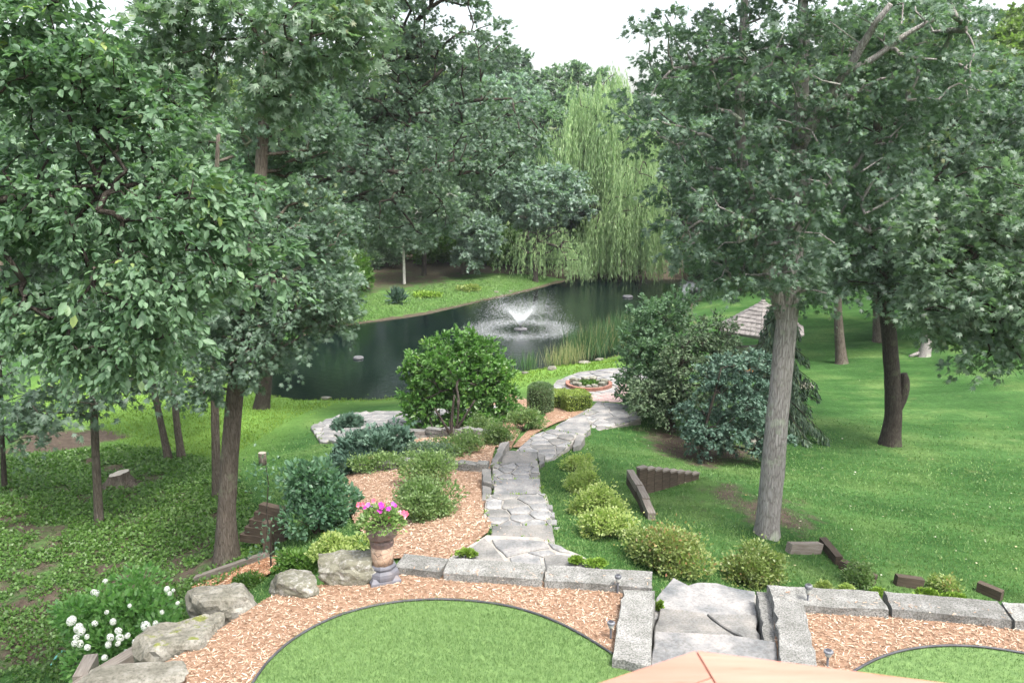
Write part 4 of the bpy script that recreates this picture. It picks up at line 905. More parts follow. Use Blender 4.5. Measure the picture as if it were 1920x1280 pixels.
# right: timber edging steps by the small shrubs
for k, (a, b2, la, mt_) in enumerate([((1478, 1037), (1536, 1035), "thin grey timber lying behind the reddish shrub at the big trunk", 'timber'), ((1541, 1024), (1572, 1062), "thick brown timber ending at the lawn right of the big trunk", 'timber_dark'),
        ((1575, 1066), (1640, 1098), "second brown timber running under the small lone shrub", 'timber_dark'), ((1678, 1097), (1728, 1104), "short red-brown timber behind the pale wall block", 'timber_dark'), ((1832, 1108), (1878, 1126), "last short timber near the right edge of the photo", 'timber_dark')]):
    o = timber("timber_edging", gz(*a, .08), gz(*b2, .08), .12, .18, mt_, None, 60 + k); tag(o, la, "timber")
b = MB(); b.tube([gz(96, 1250, .02), gz(106, 1240, .07), gz(118, 1228, .06), gz(122, 1226, .03)], .016, 8); tag(b.build("garden_hose", flat_mat("teal_hose", (.10, .33, .30), (.14, .42, .38), .4, .02), smooth=True), "short piece of teal hose on the soil left of the hydrangea", "hose")

# ------------------------------------------------------------------ stump and post
MT['cutwood'] = mottled("sawn_wood", [(.3, (0.252, 0.222, 0.180)), (.7, (0.372, 0.342, 0.300))], 7, bs=.2)
sb = gz(226, 912); st = empty("tree_stump", sb, label="cut tree stump with spreading roots on the woodland floor", cat="stump")
V = []; F = []; seg = 28; prof = [(.50, -.12), (.44, .0), (.31, .10), (.245, .24), (.235, .34)]
for j, (r_, z) in enumerate(prof):
    for i in range(seg):
        a = 2 * math.pi * i / seg; lob = 1 + (.32 * (1 - j / 4) + .05) * math.cos(6 * a + .4) + .05 * math.sin(11 * a); V.append((r_ * lob * math.cos(a), r_ * lob * math.sin(a), z + (.05 * math.cos(a) if j == 4 else 0)))
for j in range(4):
    for i in range(seg): k = (i + 1) % seg; F.append((j * seg + i, j * seg + k, (j + 1) * seg + k, (j + 1) * seg + i))
mesh_py("trunk", V, F, MT['bark'], st, True); mesh_py("cut_face", [(v[0] * .99, v[1] * .99, v[2] + .003) for v in V[4 * seg:]], [tuple(range(seg))], MT['cutwood'], st)
b = MB(); b.lathe([(.10, -.1), (.10, .32)], 12); lp = empty("log_post", gz(493, 872), label="short sawn log post standing in the grass right of the left oak trunks", cat="post"); b.build("body", MT['bark'], lp, smooth=True); b = MB(); b.lathe([(.098, .321), (.098, .325)], 12); b.build("cut_face", MT['cutwood'], lp)

# ------------------------------------------------------------------ fire pit on the patio
MT['brick'] = mottled("red_brick", [(.3, (0.176, 0.080, 0.056)), (.6, (0.256, 0.128, 0.096)), (.8, (0.336, 0.224, 0.184))], 8, bs=.4)
fc = W(1104, 722, PZ); fp = empty("fire_pit", fc, label="round brick-edged fire pit with pale stones and weeds on the patio", cat="fire pit")
RF = 46 * mpp(fc)
bmk = MB(); bmk.box((0, 0, .045), (.125, .11, .09)); proto = bmk.build("brick", MT['brick'], fp)
nb = int(2 * math.pi * RF / .14)
for row in range(2):
    for k in range(nb):
        a = 2 * math.pi * (k + .5 * row) / nb
        if math.sin(a) > .35: continue
        o = proto if (k == 0 and row == 0) else proto.copy()
        if o is not proto: COL.objects.link(o); o.parent = fp
        o.location = ((RF - .1) * math.cos(a), (RF - .1) * math.sin(a), row * .085 - .075); o.rotation_euler = (0, 0, a + math.pi / 2)
for k in range(15):
    a = 2 * math.pi * k / 15; r_ = RF - .36 + (.14 if math.sin(a) > .3 else 0); s = [np.array([r_ * math.cos(a + t) * q, r_ * math.sin(a + t) * q]) for t, q in ((-.19, .72), (.15, .76), (.19, 1.16), (-.17, 1.2))]
    ob = slab("inner_stone", s, .0, .11 + .05 * math.sin(k * 2.3), MT['boulder_white'], None, 500 + k, .02, .1); ob.parent = fp
b = MB(); b.lathe([(RF - .3, 0), (RF - .3, .06)], 20); b.build("soil_bed", MT['potting'], fp)
rng = np.random.default_rng(5); n = 500; a = rng.random(n) * 6.28; r_ = np.sqrt(rng.random(n)) * (RF - .5); P = np.column_stack([r_ * np.cos(a), r_ * np.sin(a), np.full(n, .06)])
leaves("weed_foliage", P, rdir(n, rng) + [0, 0, 1.2], rdir(n, rng), .11 * rng.uniform(.5, 1.2, n), MT['cover'], 'kite', fp)
# pink brick paving band between pit and flagstones
segment([(1108, 752), (1168, 756), (1200, 742), (1204, 722), (1160, 716), (1158, 734), (1100, 742)], PZ + .012, None, .1, 11, 'mortar')
pv = [W(a, b, PZ + .04)[:2] for a, b in [(1110, 750), (1168, 754), (1200, 740), (1203, 724), (1162, 718), (1158, 734), (1102, 741)]]
MT['pinkbrick'] = mottled("worn_pink_paver", [(.3, (0.288, 0.200, 0.184)), (.7, (0.416, 0.320, 0.296))], 6, bs=.3)
bmk = MB(); bmk.box((0, 0, 0), (.19, .09, .05)); proto = bmk.build("paving_brick", MT['pinkbrick'], path, loc=(0, -12, -5)); first = True
Pv = np.array(pv)
for i, x in enumerate(np.arange(Pv[:, 0].min(), Pv[:, 0].max(), .2)):
    for j, y in enumerate(np.arange(Pv[:, 1].min(), Pv[:, 1].max(), .1)):
        xx = x + (.1 if j % 2 else 0)
        if not inpoly([xx], [y], pv)[0]: continue
        o = proto if first else proto.copy()
        if not first: COL.objects.link(o)
        first = False; o.parent = path; o.location = (xx, y - 12, PZ + .013 + 1 + .004 * math.sin(i * 3 + j * 5))

# ------------------------------------------------------------------ fountain and rings
MT['spray'] = flat_mat("white_water_drop", (.86, .90, .92), (.95, .97, .98), .2, .35)
MT['black_plastic'] = mottled("black_plastic", [(.3, (.02, .02, .022)), (.7, (.05, .05, .055))], 5, rough=.4, bs=.05)
MT['ring'] = mottled("grey_rubber", [(.3, (0.084, 0.084, 0.090)), (.7, (0.132, 0.132, 0.138))], 5, rough=.6, bs=.05)
ft = empty("fountain", FOUNT, label="floating pond fountain throwing a wide umbrella of white spray", cat="fountain")
b = MB(); b.lathe([(.30, -.06), (.36, .0), (.34, .05), (.12, .08)], 20); b.build("float", MT['ring'], ft, smooth=True); b = MB(); b.lathe([(.07, .07), (.06, .20), (.09, .24)], 14); b.build("nozzle", MT['black_plastic'], ft)
rng = np.random.default_rng(12)
def drops(name, P, s, parent, mat):
    n = len(P); tv = np.array([(1, 0, -.6), (-.6, .9, -.6), (-.6, -.9, -.6), (0, 0, 1.2)]); tf = np.array([(0, 2, 1), (0, 1, 3), (1, 2, 3), (2, 0, 3)])
    V = P[:, None] + tv[None] * np.asarray(s)[:, None, None]; F = (tf[None] + (np.arange(n) * 4)[:, None, None]).reshape(-1, 3); o = mesh_np(name, V.reshape(-1, 3), F, mat, parent); tag(o, kind='stuff'); return o
g_ = 9.8; n = 15000; az = rng.integers(0, 44, n) / 44 * 2 * math.pi + rng.normal(size=n) * .05
el = np.radians(np.clip(rng.normal(60, 4.5, n), 44, 74)); Rr = np.where(rng.random(n) < .75, rng.normal(2.2, .42, n), rng.uniform(.8, 3.2, n)); Rr = np.clip(Rr, .5, 3.4)
v0 = np.sqrt(Rr * g_ / np.sin(2 * el)); tf_ = 2 * v0 * np.sin(el) / g_; tt = tf_ * rng.uniform(0, 1, n) ** 1.1
P = np.column_stack([v0 * np.cos(el) * tt * np.cos(az), v0 * np.cos(el) * tt * np.sin(az), .24 + v0 * np.sin(el) * tt - .5 * g_ * tt * tt]); P += rng.normal(size=P.shape) * .02
early = rng.random(n) < .97; P = P[P[:, 2] > 0]
drops("spray", P, rng.uniform(.005, .0105, len(P)), ft, MT['spray'])
n = 3600; az = rng.random(n) * 6.283; q = rng.random(n) ** 1.3; P = np.column_stack([np.cos(az) * (.03 + q * .62), np.sin(az) * (.03 + q * .62), .22 + q * .82]); P += rng.normal(size=P.shape) * .015
drops("jet", P, rng.uniform(.008, .015, n) * (1.1 - q * .5), ft, MT['spray'])
n = 12000; az = rng.random(n) * 6.283; rr = np.abs(rng.normal(2.2, .5, n)); P = np.column_stack([np.cos(az) * rr, np.sin(az) * rr, np.abs(rng.normal(size=n)) * .035])
drops("splash", P, rng.uniform(.0045, .009, n), ft, MT['spray'])
def torus(name, label, c, R_, r_):
    b = MB(); V = []; F = []; A, B = 28, 10
    for i in range(A):
        for j in range(B):
            a = 2 * math.pi * i / A; t = 2 * math.pi * j / B; V.append(((R_ + r_ * math.cos(t)) * math.cos(a), (R_ + r_ * math.cos(t)) * math.sin(a), r_ * math.sin(t)))
    for i in range(A):
        for j in range(B): F.append((i * B + j, ((i + 1) % A) * B + j, ((i + 1) % A) * B + (j + 1) % B, i * B + (j + 1) % B))
    return tag(mesh_py(name, V, F, MT['ring'], smooth=True, loc=c), label, "float ring")
torus("float_ring", "grey ring floating on the pond near the left shore", W(672, 672, WATER) + [0, 0, .03], .17, .07); torus("float_ring", "small grey ring floating at the far right of the pond", W(1177, 557, WATER) + [0, 0, .03], .27, .08)

# ------------------------------------------------------------------ gazebo
MT['shingle'] = mottled("grey_wood_shingle", [(.3, (0.096, 0.086, 0.082)), (.5, (0.149, 0.137, 0.130)), (.7, (0.202, 0.187, 0.178))], 6, bs=.5, bd=.01)
MT['post'] = mottled("weathered_white_wood", [(.3, (0.144, 0.130, 0.115)), (.7, (0.230, 0.216, 0.202))], 6, bs=.2)
MT['lattice'] = mottled("orange_stained_lattice", [(.3, (.50, .24, .10)), (.7, (.66, .36, .17))], 6, bs=.2)
gb = G(1430, 694); gb[1] += .5; gb[2] = h1(gb[0], gb[1]); gz_ = empty("gazebo", gb, math.radians(12), label="small hexagonal garden gazebo with grey shingle roof behind the spruces", cat="gazebo"); RG = 1.75; EH = 1.62
b = MB(); b.lathe([(RG * .9, -.3), (RG * .9, .10)], 6); b.build("floor", MT['post'], gz_)
cor = [np.array([math.cos(math.pi / 3 * k), math.sin(math.pi / 3 * k)]) for k in range(6)]
for k in range(6): b = MB(); c = cor[k] * RG * .84; b.box((c[0], c[1], .85), (.11, .11, 1.55), rz=math.pi / 3 * k); b.build("post", MT['post'], gz_)
rows = 9
for k in range(6):
    A = cor[k] * (RG + .12); B = cor[(k + 1) % 6] * (RG + .12)
    for r_ in range(rows):
        f0 = r_ / rows; f1 = (r_ + 1.12) / rows; f1 = min(f1, 1); ncell = max(1, int(round((1 - f0) * 8)))
        za, zb = EH + f0 * 1.15, EH + f1 * 1.15
        for c in range(ncell):
            u0, u1 = c / ncell + .006, (c + 1) / ncell - .006; h = .018 + .01 * math.sin(k * 5 + r_ * 3 + c * 7)
            p = [(A + (B - A) * u0) * (1 - f0), (A + (B - A) * u1) * (1 - f0), (A + (B - A) * u1) * (1 - f1), (A + (B - A) * u0) * (1 - f1)]; nx_ = (A + B) / 2 / RG * .5
            V = [(*p[0], za + h + .02), (*p[1], za + h + .02), (*p[2], zb + .004), (*p[3], zb + .004), (*p[0], za - .01), (*p[1], za - .01), (*p[2], zb - .02), (*p[3], zb - .02)]
            mesh_py("shingle", V, [(0, 1, 2, 3), (7, 6, 5, 4), (0, 4, 5, 1), (1, 5, 6, 2), (3, 7, 4, 0)], MT['shingle'], gz_)
b = MB(); b.lathe([(.10, EH + 1.08), (.12, EH + 1.14), (.05, EH + 1.2), (.07, EH + 1.27), (.01, EH + 1.36)], 8); b.build("finial", MT['post'], gz_)
b = MB()
for k in range(6): A = cor[k] * RG; B = cor[(k + 1) % 6] * RG; c = (A + B) / 2; b.box((c[0], c[1], EH - .04), (RG * 1.0, .05, .11), rz=math.atan2(B[1] - A[1], B[0] - A[0]))
b.build("fascia", MT['post'], gz_)
for k in range(6):
    A = cor[k] * RG * .84; B = cor[(k + 1) % 6] * RG * .84; c = (A + B) / 2; an = math.atan2(B[1] - A[1], B[0] - A[0]); L = np.hypot(*(B - A)) - .14
    if k == 5: continue
    b = MB(); b.box((0, 0, .62), (L, .06, .06)); b.box((0, 0, .16), (L, .06, .06))
    for s in range(-6, 7):
        for dr in (1, -1):
            x = s * L / 12; ll = .55; 
            if abs(x) < L / 2 - .05: b.box((x * .86, .008 * dr, .39), (.028, .012, ll), ry=dr * .62)
    o = b.build("lattice_panel", MT['lattice' if k == 3 else 'post'], gz_, loc=(c[0], c[1], 0)); o.rotation_euler = (0, 0, an)

# ------------------------------------------------------------------ deck rail corner below the camera
MT['rail'] = mottled("red_stained_cedar", [(.3, (.29, .135, .095)), (.5, (.35, .17, .125)), (.7, (.40, .20, .15))], 2, stretch=(1.5, 16, 16), fine=(3, .60, .70, (.62, .5, .42)), rough=.55, bs=.15, bscale=6, spec=.3)
RZ = 4.37; A = W(1305, 1219, RZ)[:2]; L1 = W(1112, 1283, RZ)[:2]; R1 = W(1645, 1263, RZ)[:2]; q = W(1332, 1283, RZ)[:2]
dl = (L1 - A) / np.linalg.norm(L1 - A); dr_ = (R1 - A) / np.linalg.norm(R1 - A); mit = (dl + dr_); mit /= np.linalg.norm(mit)
rail = empty("deck_railing", (A[0], A[1], RZ), label="mitred corner of a red cedar deck railing at the bottom edge of the photo", cat="railing")
def board(d, o0, o1, nm, length=1.5):
    # strip parallel to outer edge d between offsets o0..o1 measured inward, mitred along mit
    inn = np.array([-d[1], d[0]]); 
    if np.dot(inn, mit) < 0: inn = -inn
    k0 = o0 / np.dot(mit, inn); k1 = o1 / np.dot(mit, inn); p = [mit * k0 + d * .0014, mit * k1 + d * .0014, mit * k1 + d * length, mit * k0 + d * length]
    V_, F_ = prism([tuple(v) for v in p], -.038, 0); mesh_py(nm, V_, F_, MT['rail'], rail)
board(dl, 0, .055, "top_board"); board(dl, .057, .15, "top_board"); board(dr_, 0, .15, "top_board", 2.2)
for d in (dl, dr_):
    inn = np.array([-d[1], d[0]]); inn = inn if np.dot(inn, mit) > 0 else -inn
    for k in range(9): b = MB(); p = mit * .1 + d * (.10 + .13 * k); b.box((p[0], p[1], -.43), (.038, .038, .78)); b.build("baluster", MT['rail'], rail)
b = MB(); p = mit * .085; b.box((p[0], p[1], -.54), (.085, .085, 1.0)); b.build("post", MT['rail'], rail)
# deck floor that the railing and the camera stand on
dk = [A + mit * .03, A + mit * .03 + dl * 2.2, A + mit * 3.2 + dl * 1.2, A + mit * 3.2 + dr_ * 1.6, A + mit * .03 + dr_ * 2.6]
V_, F_ = prism([tuple(v) for v in dk], RZ - 1.08, RZ - 1.04); tag(mesh_py("deck", V_, F_, MT['rail']), kind='structure')
# ------------------------------------------------------------------ trees in the photo
def el(base, L):
    """crown lobes given as (px, py, rx_px, ry_px, distance[, depth radius])"""
    out = []
    for e in L:
        c = D(e[0], e[1], e[4]); k = mpp(c); out.append((*(c - base), e[2] * k, e[5] if len(e) > 5 else (e[2] + e[3]) / 2 * k, e[3] * k))
    return out
def tp(base, L, d):
    out = []
    for q in L:
        dd = q[2] if len(q) > 2 else d; out.append(D(q[0], q[1], dd) - base)
    return out
def ptree(name, label, bpx, tpx, radpx, lobes, ncl, nl, ls, cs, limbs=(), base=None, dd=None, root_z=-.25, **kw):
    base = G(*bpx) if base is None else np.array(base); d = base[1]; k = mpp(base)
    radpx = [v * .8 for v in radpx]; limbs = [(a_, [v * .8 for v in b_]) for a_, b_ in limbs]
    T = [np.array([0, 0, root_z])] + [np.array([0, 0, .0])] + tp(base, tpx, d); rad = [radpx[0] * k] + [v * k for v in radpx]
    lm = [(tp(base, a, d), [v * k for v in b]) for a, b in limbs]
    return make_tree(name, label, base, T, rad, el(base, lobes), ncl, nl, ls, cs, limbs=lm, **kw)

ptree("oak_tree", "large oak with pale grey leaning trunk and forked top, right of the path", (1438, 1003),
      [(1447, 900), (1455, 800), (1466, 690), (1478, 580), (1489, 470), (1494, 350), (1499, 240), (1507, 120), (1505, -30), (1500, -200)], [25, 27, 25.5, 24, 23, 22.5, 20, 17, 14, 12, 9, 6],
      [(1255, 205, 100, 80, 12.8), (1275, 90, 75, 85, 12.8), (1345, 380, 105, 120, 12.8), (1480, 130, 230, 120, 13.2), (1400, 455, 150, 85, 12.8), (1690, 120, 170, 120, 13), (1610, 330, 110, 140, 13.4), (1500, 520, 80, 50, 13), (1440, -130, 260, 110, 13.2), (1390, 290, 110, 110, 13), (1485, 340, 85, 110, 12.4), (1500, 440, 80, 60, 12.5)],
      480, 49000, .098, .34, lm='oak', bm='bark_grey', start=3.4, seed=3, flat=.36, shell=.1,
      limbs=[([(1472, 600), (1443, 510), (1412, 400), (1391, 320), (1385, 210), (1392, 90), (1400, -60)], [18, 16, 13, 12, 11, 9, 6]),
             ([(1497, 280), (1530, 215, 12.9), (1562, 165, 12.7), (1600, 128, 12.5), (1622, 60, 12.3), (1670, 8, 12)], [14, 12, 10, 9, 7, 5]), ([(1594, 132, 12.5), (1640, 112, 12.4), (1700, 60, 12.3), (1790, 20, 12.2)], [7, 6, 5, 3])])
ptree("oak_tree", "dark-trunked oak with flared base and burl alone on the right lawn", (1668, 833),
      [(1676, 780), (1674, 710), (1667, 630), (1655, 520), (1640, 400), (1645, 270), (1650, 120)], [21, 18.5, 18, 17, 16, 15, 13, 10, 7],
      [(1690, 420, 140, 110, 21), (1640, 250, 160, 110, 21.5), (1810, 340, 120, 150, 20.5), (1580, 500, 90, 60, 21), (1760, 520, 110, 60, 20), (1700, 100, 160, 90, 21)], 260, 27000, .175, .58, seed=5, lm='oak', bm='bark_dark', start=3.2, flat=.42,
      limbs=[([(1677, 770), (1693, 740), (1697, 712), (1694, 700)], [15, 14, 12, 8])])
ptree("oak_tree", "slim grey tree standing on the lawn right of the gazebo", (1577, 681), [(1572, 600), (1570, 520), (1575, 420), (1570, 300)], [13, 10, 9, 8, 6, 4],
      [(1585, 440, 95, 80, 34), (1560, 330, 90, 80, 34), (1640, 380, 90, 90, 35)], 90, 9000, .28, 1.0, seed=6, lm='oak', bm='bark', start=4, tmpl='lobed', lo=True)
ptree("oak_tree", "grey tree half hidden behind the burled oak on the lawn", (1650, 640), [(1648, 560), (1650, 460), (1660, 300)], [16, 13, 12, 9, 5], [(1660, 420, 120, 80, 38), (1700, 300, 130, 90, 38)], 80, 8000, .3, 1.1, seed=7, lm='oak', bm='bark', start=5, lo=True)
ptree("oak_tree", "leaning tree with exposed forked pale roots at the far edge of the right lawn", (1732, 668), [(1742, 600), (1748, 520), (1752, 380)], [13, 9, 8, 7, 4], [(1770, 440, 110, 90, 37), (1830, 360, 100, 110, 37)], 80, 8000, .3, 1.1, seed=8, lm='oak_far', bm='bark_grey', start=4, lo=True,
      limbs=[([(1745, 640), (1738, 655), (1722, 663), (1705, 668)], [8, 6, 5, 3]), ([(1744, 645), (1740, 668), (1738, 676)], [6, 5, 3])])
# near branches entering from the right edge
ptree("oak_tree", "pale-leaved near oak reaching in from the right edge with hanging branches", None, [(2110, 700), (2080, 480), (2050, 300), (2040, 100)], [22, 20, 18, 16, 13, 9],
      [(1860, 540, 120, 100, 11), (1800, 430, 90, 70, 11.3), (1890, 640, 50, 50, 10.6), (1920, 420, 90, 90, 11), (1760, 575, 60, 35, 11.2)], 90, 11000, .112, .38, base=np.array([*D(2140, 900, 11.5)[:2], h1(*D(2140, 900, 11.5)[:2])]), seed=9, lm='oak_pale', bm='bark_dark', start=2.5, flat=.4, droop=.35)
# left oaks
ptree("oak_tree", "sturdy oak with rough brown trunk on the left, nearest the boulders", (425, 1053), [(424, 960), (430, 860), (438, 760), (454, 640), (470, 540), (483, 430), (490, 300), (497, 180), (503, 20), (505, -150)], [28, 21, 20, 19, 19, 18, 17, 15, 12, 10, 7, 5],
      [(560, 545, 95, 80, 14), (480, 640, 75, 62, 13.6), (430, 560, 70, 110, 14), (570, 430, 100, 70, 14.2), (540, 250, 110, 90, 14.5), (400, 700, 60, 50, 13.5), (615, 585, 48, 42, 14.2)],
      270, 29000, .10, .34, seed=10, lm='oak', bm='bark', start=2.6, flat=.42)
ptree("oak_tree", "slimmer tree standing directly behind the sturdy left oak", (407, 932), [(404, 820), (402, 700), (398, 560), (402, 400), (410, 250)], [12, 9.5, 9, 8.5, 7.5, 6, 4],
      [(340, 400, 130, 90, 19), (430, 300, 110, 90, 19.5), (350, 560, 100, 70, 18.5)], 110, 12000, .18, .7, seed=11, lm='oak_far', bm='bark', start=3.2)
ptree("oak_tree", "big spreading oak whose dark limbs reach over the pond toward the sky gap", None, [(500, 700), (510, 560), (530, 420), (560, 300), (600, 180), (640, 60)], [17, 15, 14, 13, 11, 9, 7, 5],
      [(650, 110, 190, 120, 26), (860, 80, 85, 85, 26), (890, 205, 110, 55, 25.5), (800, 285, 190, 60, 25), (620, 330, 170, 80, 26), (740, 395, 120, 50, 25.5), (960, 250, 65, 60, 25.5), (720, -40, 220, 70, 26), (690, 200, 120, 60, 26)],
      540, 45000, .152, .5, base=np.array([*D(490, 760, 27.5)[:2], h1(*D(490, 760, 27.5)[:2])]), seed=12, lm='oak', bm='bark_dark', start=4, flat=.33, tipr=.016, lo=True,
      limbs=[([(560, 300), (640, 262, 26.5), (720, 215, 26), (790, 170, 25.5), (830, 130, 25.3)], [10, 8, 7, 6, 3]), ([(545, 340), (640, 330, 26), (700, 320, 25.5), (790, 325, 25), (850, 300, 25)], [8, 6, 5, 4, 3]), ([(600, 180), (650, 115, 26.5), (740, 112, 26), (800, 105, 25.7)], [7, 6, 5, 3]), ([(720, 215, 26), (790, 215, 25.5), (880, 188, 25.5), (960, 185, 25.5)], [5, 4, 4, 2])])
for k, (bp, tpx, rp, lob, ncl, nl, la, bm) in enumerate([
    ((186, 980), [(180, 860), (175, 740), (172, 620), (176, 480)], [11, 9, 8.5, 8, 7, 5], [(170, 600, 120, 70, 16.5), (230, 700, 80, 35, 16.2), (110, 750, 90, 35, 16)], 80, 5200, "slender grey trunk left of the tree stump", 'bark'),
    ((317, 863), [(303, 800), (288, 730), (275, 640), (262, 520)], [10, 7.5, 7, 6.5, 6, 4], [(280, 610, 100, 70, 24), (330, 700, 60, 40, 24)], 50, 3500, "left and more tilted of the two thin tilted trees beyond the stump", 'bark'),
    ((341, 861), [(331, 790), (325, 720), (322, 640), (318, 520)], [10, 8, 7, 7, 6, 4], [(360, 600, 90, 60, 24.5), (310, 520, 110, 60, 24.5)], 50, 3500, "right and straighter of the two thin tilted trees beyond the stump", 'bark'),
    ((9, 916), [(4, 820), (0, 700), (-10, 560)], [7, 5, 5, 4.5, 3], [(-10, 640, 110, 90, 18.5), (60, 720, 80, 45, 18.5), (40, 800, 60, 30, 18.5)], 50, 3500, "thin dark trunk at the extreme left edge of the photo", 'bark_dark')]):
    ptree("young_tree", la, bp, tpx, rp, lob, ncl, nl, .15, .5, seed=20 + k, lm='oak', bm=bm, start=1.6 if k != 1 else 2.0, flat=.35, droop=.35, lo=True, thin=.8)
# near elm filling the upper left
ptree("elm_tree", "near elm with large pointed leaves hanging across the upper left of the photo", None, [(-330, 800, 7.0), (-280, 500, 7.2), (-200, 300, 7.4), (-120, 100, 7.6)], [22, 21, 19, 17, 15, 9],
      [(90, 130, 170, 110, 8), (240, 210, 120, 90, 8.2), (330, 380, 130, 90, 8), (100, 380, 150, 100, 8), (300, 520, 140, 70, 7.8), (230, 620, 130, 70, 7.8), (460, 480, 90, 40, 8.2), (90, 580, 120, 80, 8), (400, 360, 80, 50, 8.2), (40, 30, 120, 80, 8)],
      280, 25000, .080, .32, base=np.array([-8.4, 7.0, h1(-8.4, 7.0)]), seed=30, tmpl='ovate', lm='elm', bm='bark_dark', start=2.5, flat=.4, droop=.5, tipr=.006, shell=.05,
      limbs=[([(-120, 420, 7.4), (0, 372, 7.6), (110, 352, 7.8), (230, 345, 8)], [11, 8, 5, 3])])
ptree("oak_tree", "near oak with large lobed leaves dangling at the top left of the sky gap", None, [(-200, 300, 9.5), (-60, 100, 9.3), (60, -100, 9.2)], [20, 19, 17, 14, 9],
      [(580, 60, 110, 60, 9), (400, 30, 120, 50, 9), (520, 150, 60, 50, 9.1), (350, 110, 70, 60, 9), (640, 20, 60, 50, 9)], 80, 6500, .112, .32, base=np.array([-9.5, 9.5, h1(-9.5, 9.5)]), seed=31, lm='oak_pale', bm='bark_dark', start=4, flat=.5, droop=.4, tipr=.006,
      limbs=[([(60, -100, 9.2), (220, -60, 9.1), (380, -10, 9), (480, 40, 9)], [9, 7, 5, 3])])

# small trees by the patio
ptree("pear_tree", "upright light green broadleaf small tree at the patio edge, left of the evergreens", (1232, 775), [(1232, 740), (1236, 690), (1240, 630)], [7, 6, 5, 4, 2],
      [(1215, 655, 48, 60, 23.2), (1200, 715, 40, 48, 23), (1262, 590, 42, 38, 23.4), (1215, 600, 24, 32, 23.2), (1190, 670, 22, 30, 23), (1235, 735, 60, 30, 22.8)], 150, 20000, .09, .30, seed=40, tmpl='kite', lm='elm', bm='bark_dark', start=.3, flat=.9, droop=-.1, shell=.1, tipr=.006)
ptree("yew_tree", "broad olive-green evergreen on a thick dark trunk beside the patio", (1258, 808), [(1257, 780), (1262, 740), (1275, 690), (1290, 640)], [11, 10, 9, 7, 5, 3],
      [(1290, 690, 52, 55, 21.6), (1240, 745, 62, 36, 21.6), (1315, 640, 36, 40, 21.8), (1325, 720, 34, 48, 21.3), (1285, 755, 50, 22, 21.3), (1345, 615, 26, 26, 21.8), (1360, 665, 34, 36, 21.6)], 170, 14000, .085, .32, seed=41, tmpl='spray', lm='yewneedle', bm='bark_dark', start=.25, flat=.4, droop=.15, shell=.1, tipr=.008)
ptree("spruce_tree", "low wide blue-green spruce on a short bare trunk left of the large grey oak trunk", (1313, 864), [(1314, 840), (1322, 800), (1340, 740), (1352, 690)], [5, 4.5, 4, 3.5, 2.5, 1.5],
      [(1345, 800, 60, 38, 19.2), (1390, 755, 50, 52, 19.3), (1360, 705, 42, 36, 19.3), (1312, 830, 36, 16, 19), (1425, 822, 40, 24, 19), (1402, 690, 34, 40, 19.6), (1300, 775, 26, 30, 19.3)], 115, 13000, .088, .30, seed=42, tmpl='spray', lm='juniper', bm='bark_dark', start=.2, flat=.35, droop=.2, shell=.1, tipr=.007)

def make_spruce(label, base, h, R, n, seed, weep=.3, z0=.10, lm='needle', lsize=.17, name="spruce_tree", one_side=None, tm='spray'):
    rng = np.random.default_rng(seed); root = empty(name, base, label=label, cat="tree"); b = MB()
    b.tube([(0, 0, -.2), (0, 0, h * .3), (.03, .02, h * .7), (0, 0, h)], [h * .028, h * .022, h * .012, .008], 9)
    P = []; Dn = []; z = z0 * h; br = MB(); K = []
    while z < h * .97:
        L0 = R * (1 - z / h) ** .5 * rng.uniform(.8, 1.15)
        for a in rng.uniform(0, 6.28) + np.arange(6) * 1.047 + rng.normal(size=6) * .18:
            L = L0 * rng.uniform(.4, 1.25); ca = np.array([math.cos(a), math.sin(a), 0])
            if one_side is not None: L *= 1 + .8 * max(0, float(ca @ one_side))
            t = np.linspace(0, 1, 7); pts = ca[None] * (t * L)[:, None] + np.array([0, 0, z]); pts[:, 2] += -weep * L * t ** 1.3 + .12 * L * t ** 3; br.tube(pts, np.linspace(.018, .004, 7) * h / 3.5, 4, False); K.append((pts, L))
        z += h * .045 * rng.uniform(.7, 1.3)
    tot = sum(k[1] for k in K)
    for pts, L in K:
        m = int(n * L / tot); t = rng.uniform(.12, 1, m); q = np.stack([np.interp(t, np.linspace(0, 1, 7), pts[:, i]) for i in range(3)], 1); d0 = pts[-1] - pts[0]; d0 = d0 / np.linalg.norm(d0)
        sd_ = np.cross(d0, [0, 0, 1]); s = rng.choice([-1, 1], m)[:, None] * rng.random((m, 1)); off = sd_ * s * .22 * L * (1.1 - t)[:, None]; q = q + off; q[:, 2] -= rng.random(m) * .10 * weep * 3
        P.append(q); Dn.append(d0 * .8 + sd_ * s * 1.1 + rng.normal(size=(m, 3)) * .3 + [0, 0, -weep * 1.2])
    P = np.concatenate(P); Dn = np.concatenate(Dn)
    b.build("trunk", MT['bark_dark'], root, smooth=True); br.build("branch", MT['bark_dark'], root)
    leaves("crown", P, Dn, rng.normal(size=P.shape) * .35 + [0, 0, 1], lsize * rng.uniform(.6, 1.3, len(P)), MT[lm], tm, root, rng=rng, wscale=.8 if tm == 'spray' else 1.3); return root
make_spruce("dark weeping spruce with one long drooping lower branch behind the large grey oak trunk", G(1440, 812), 3.9, 1.0, 21000, 51, .80, .22, 'needle', .15, one_side=np.array([1.0, -.15, 0]), tm='narrow')

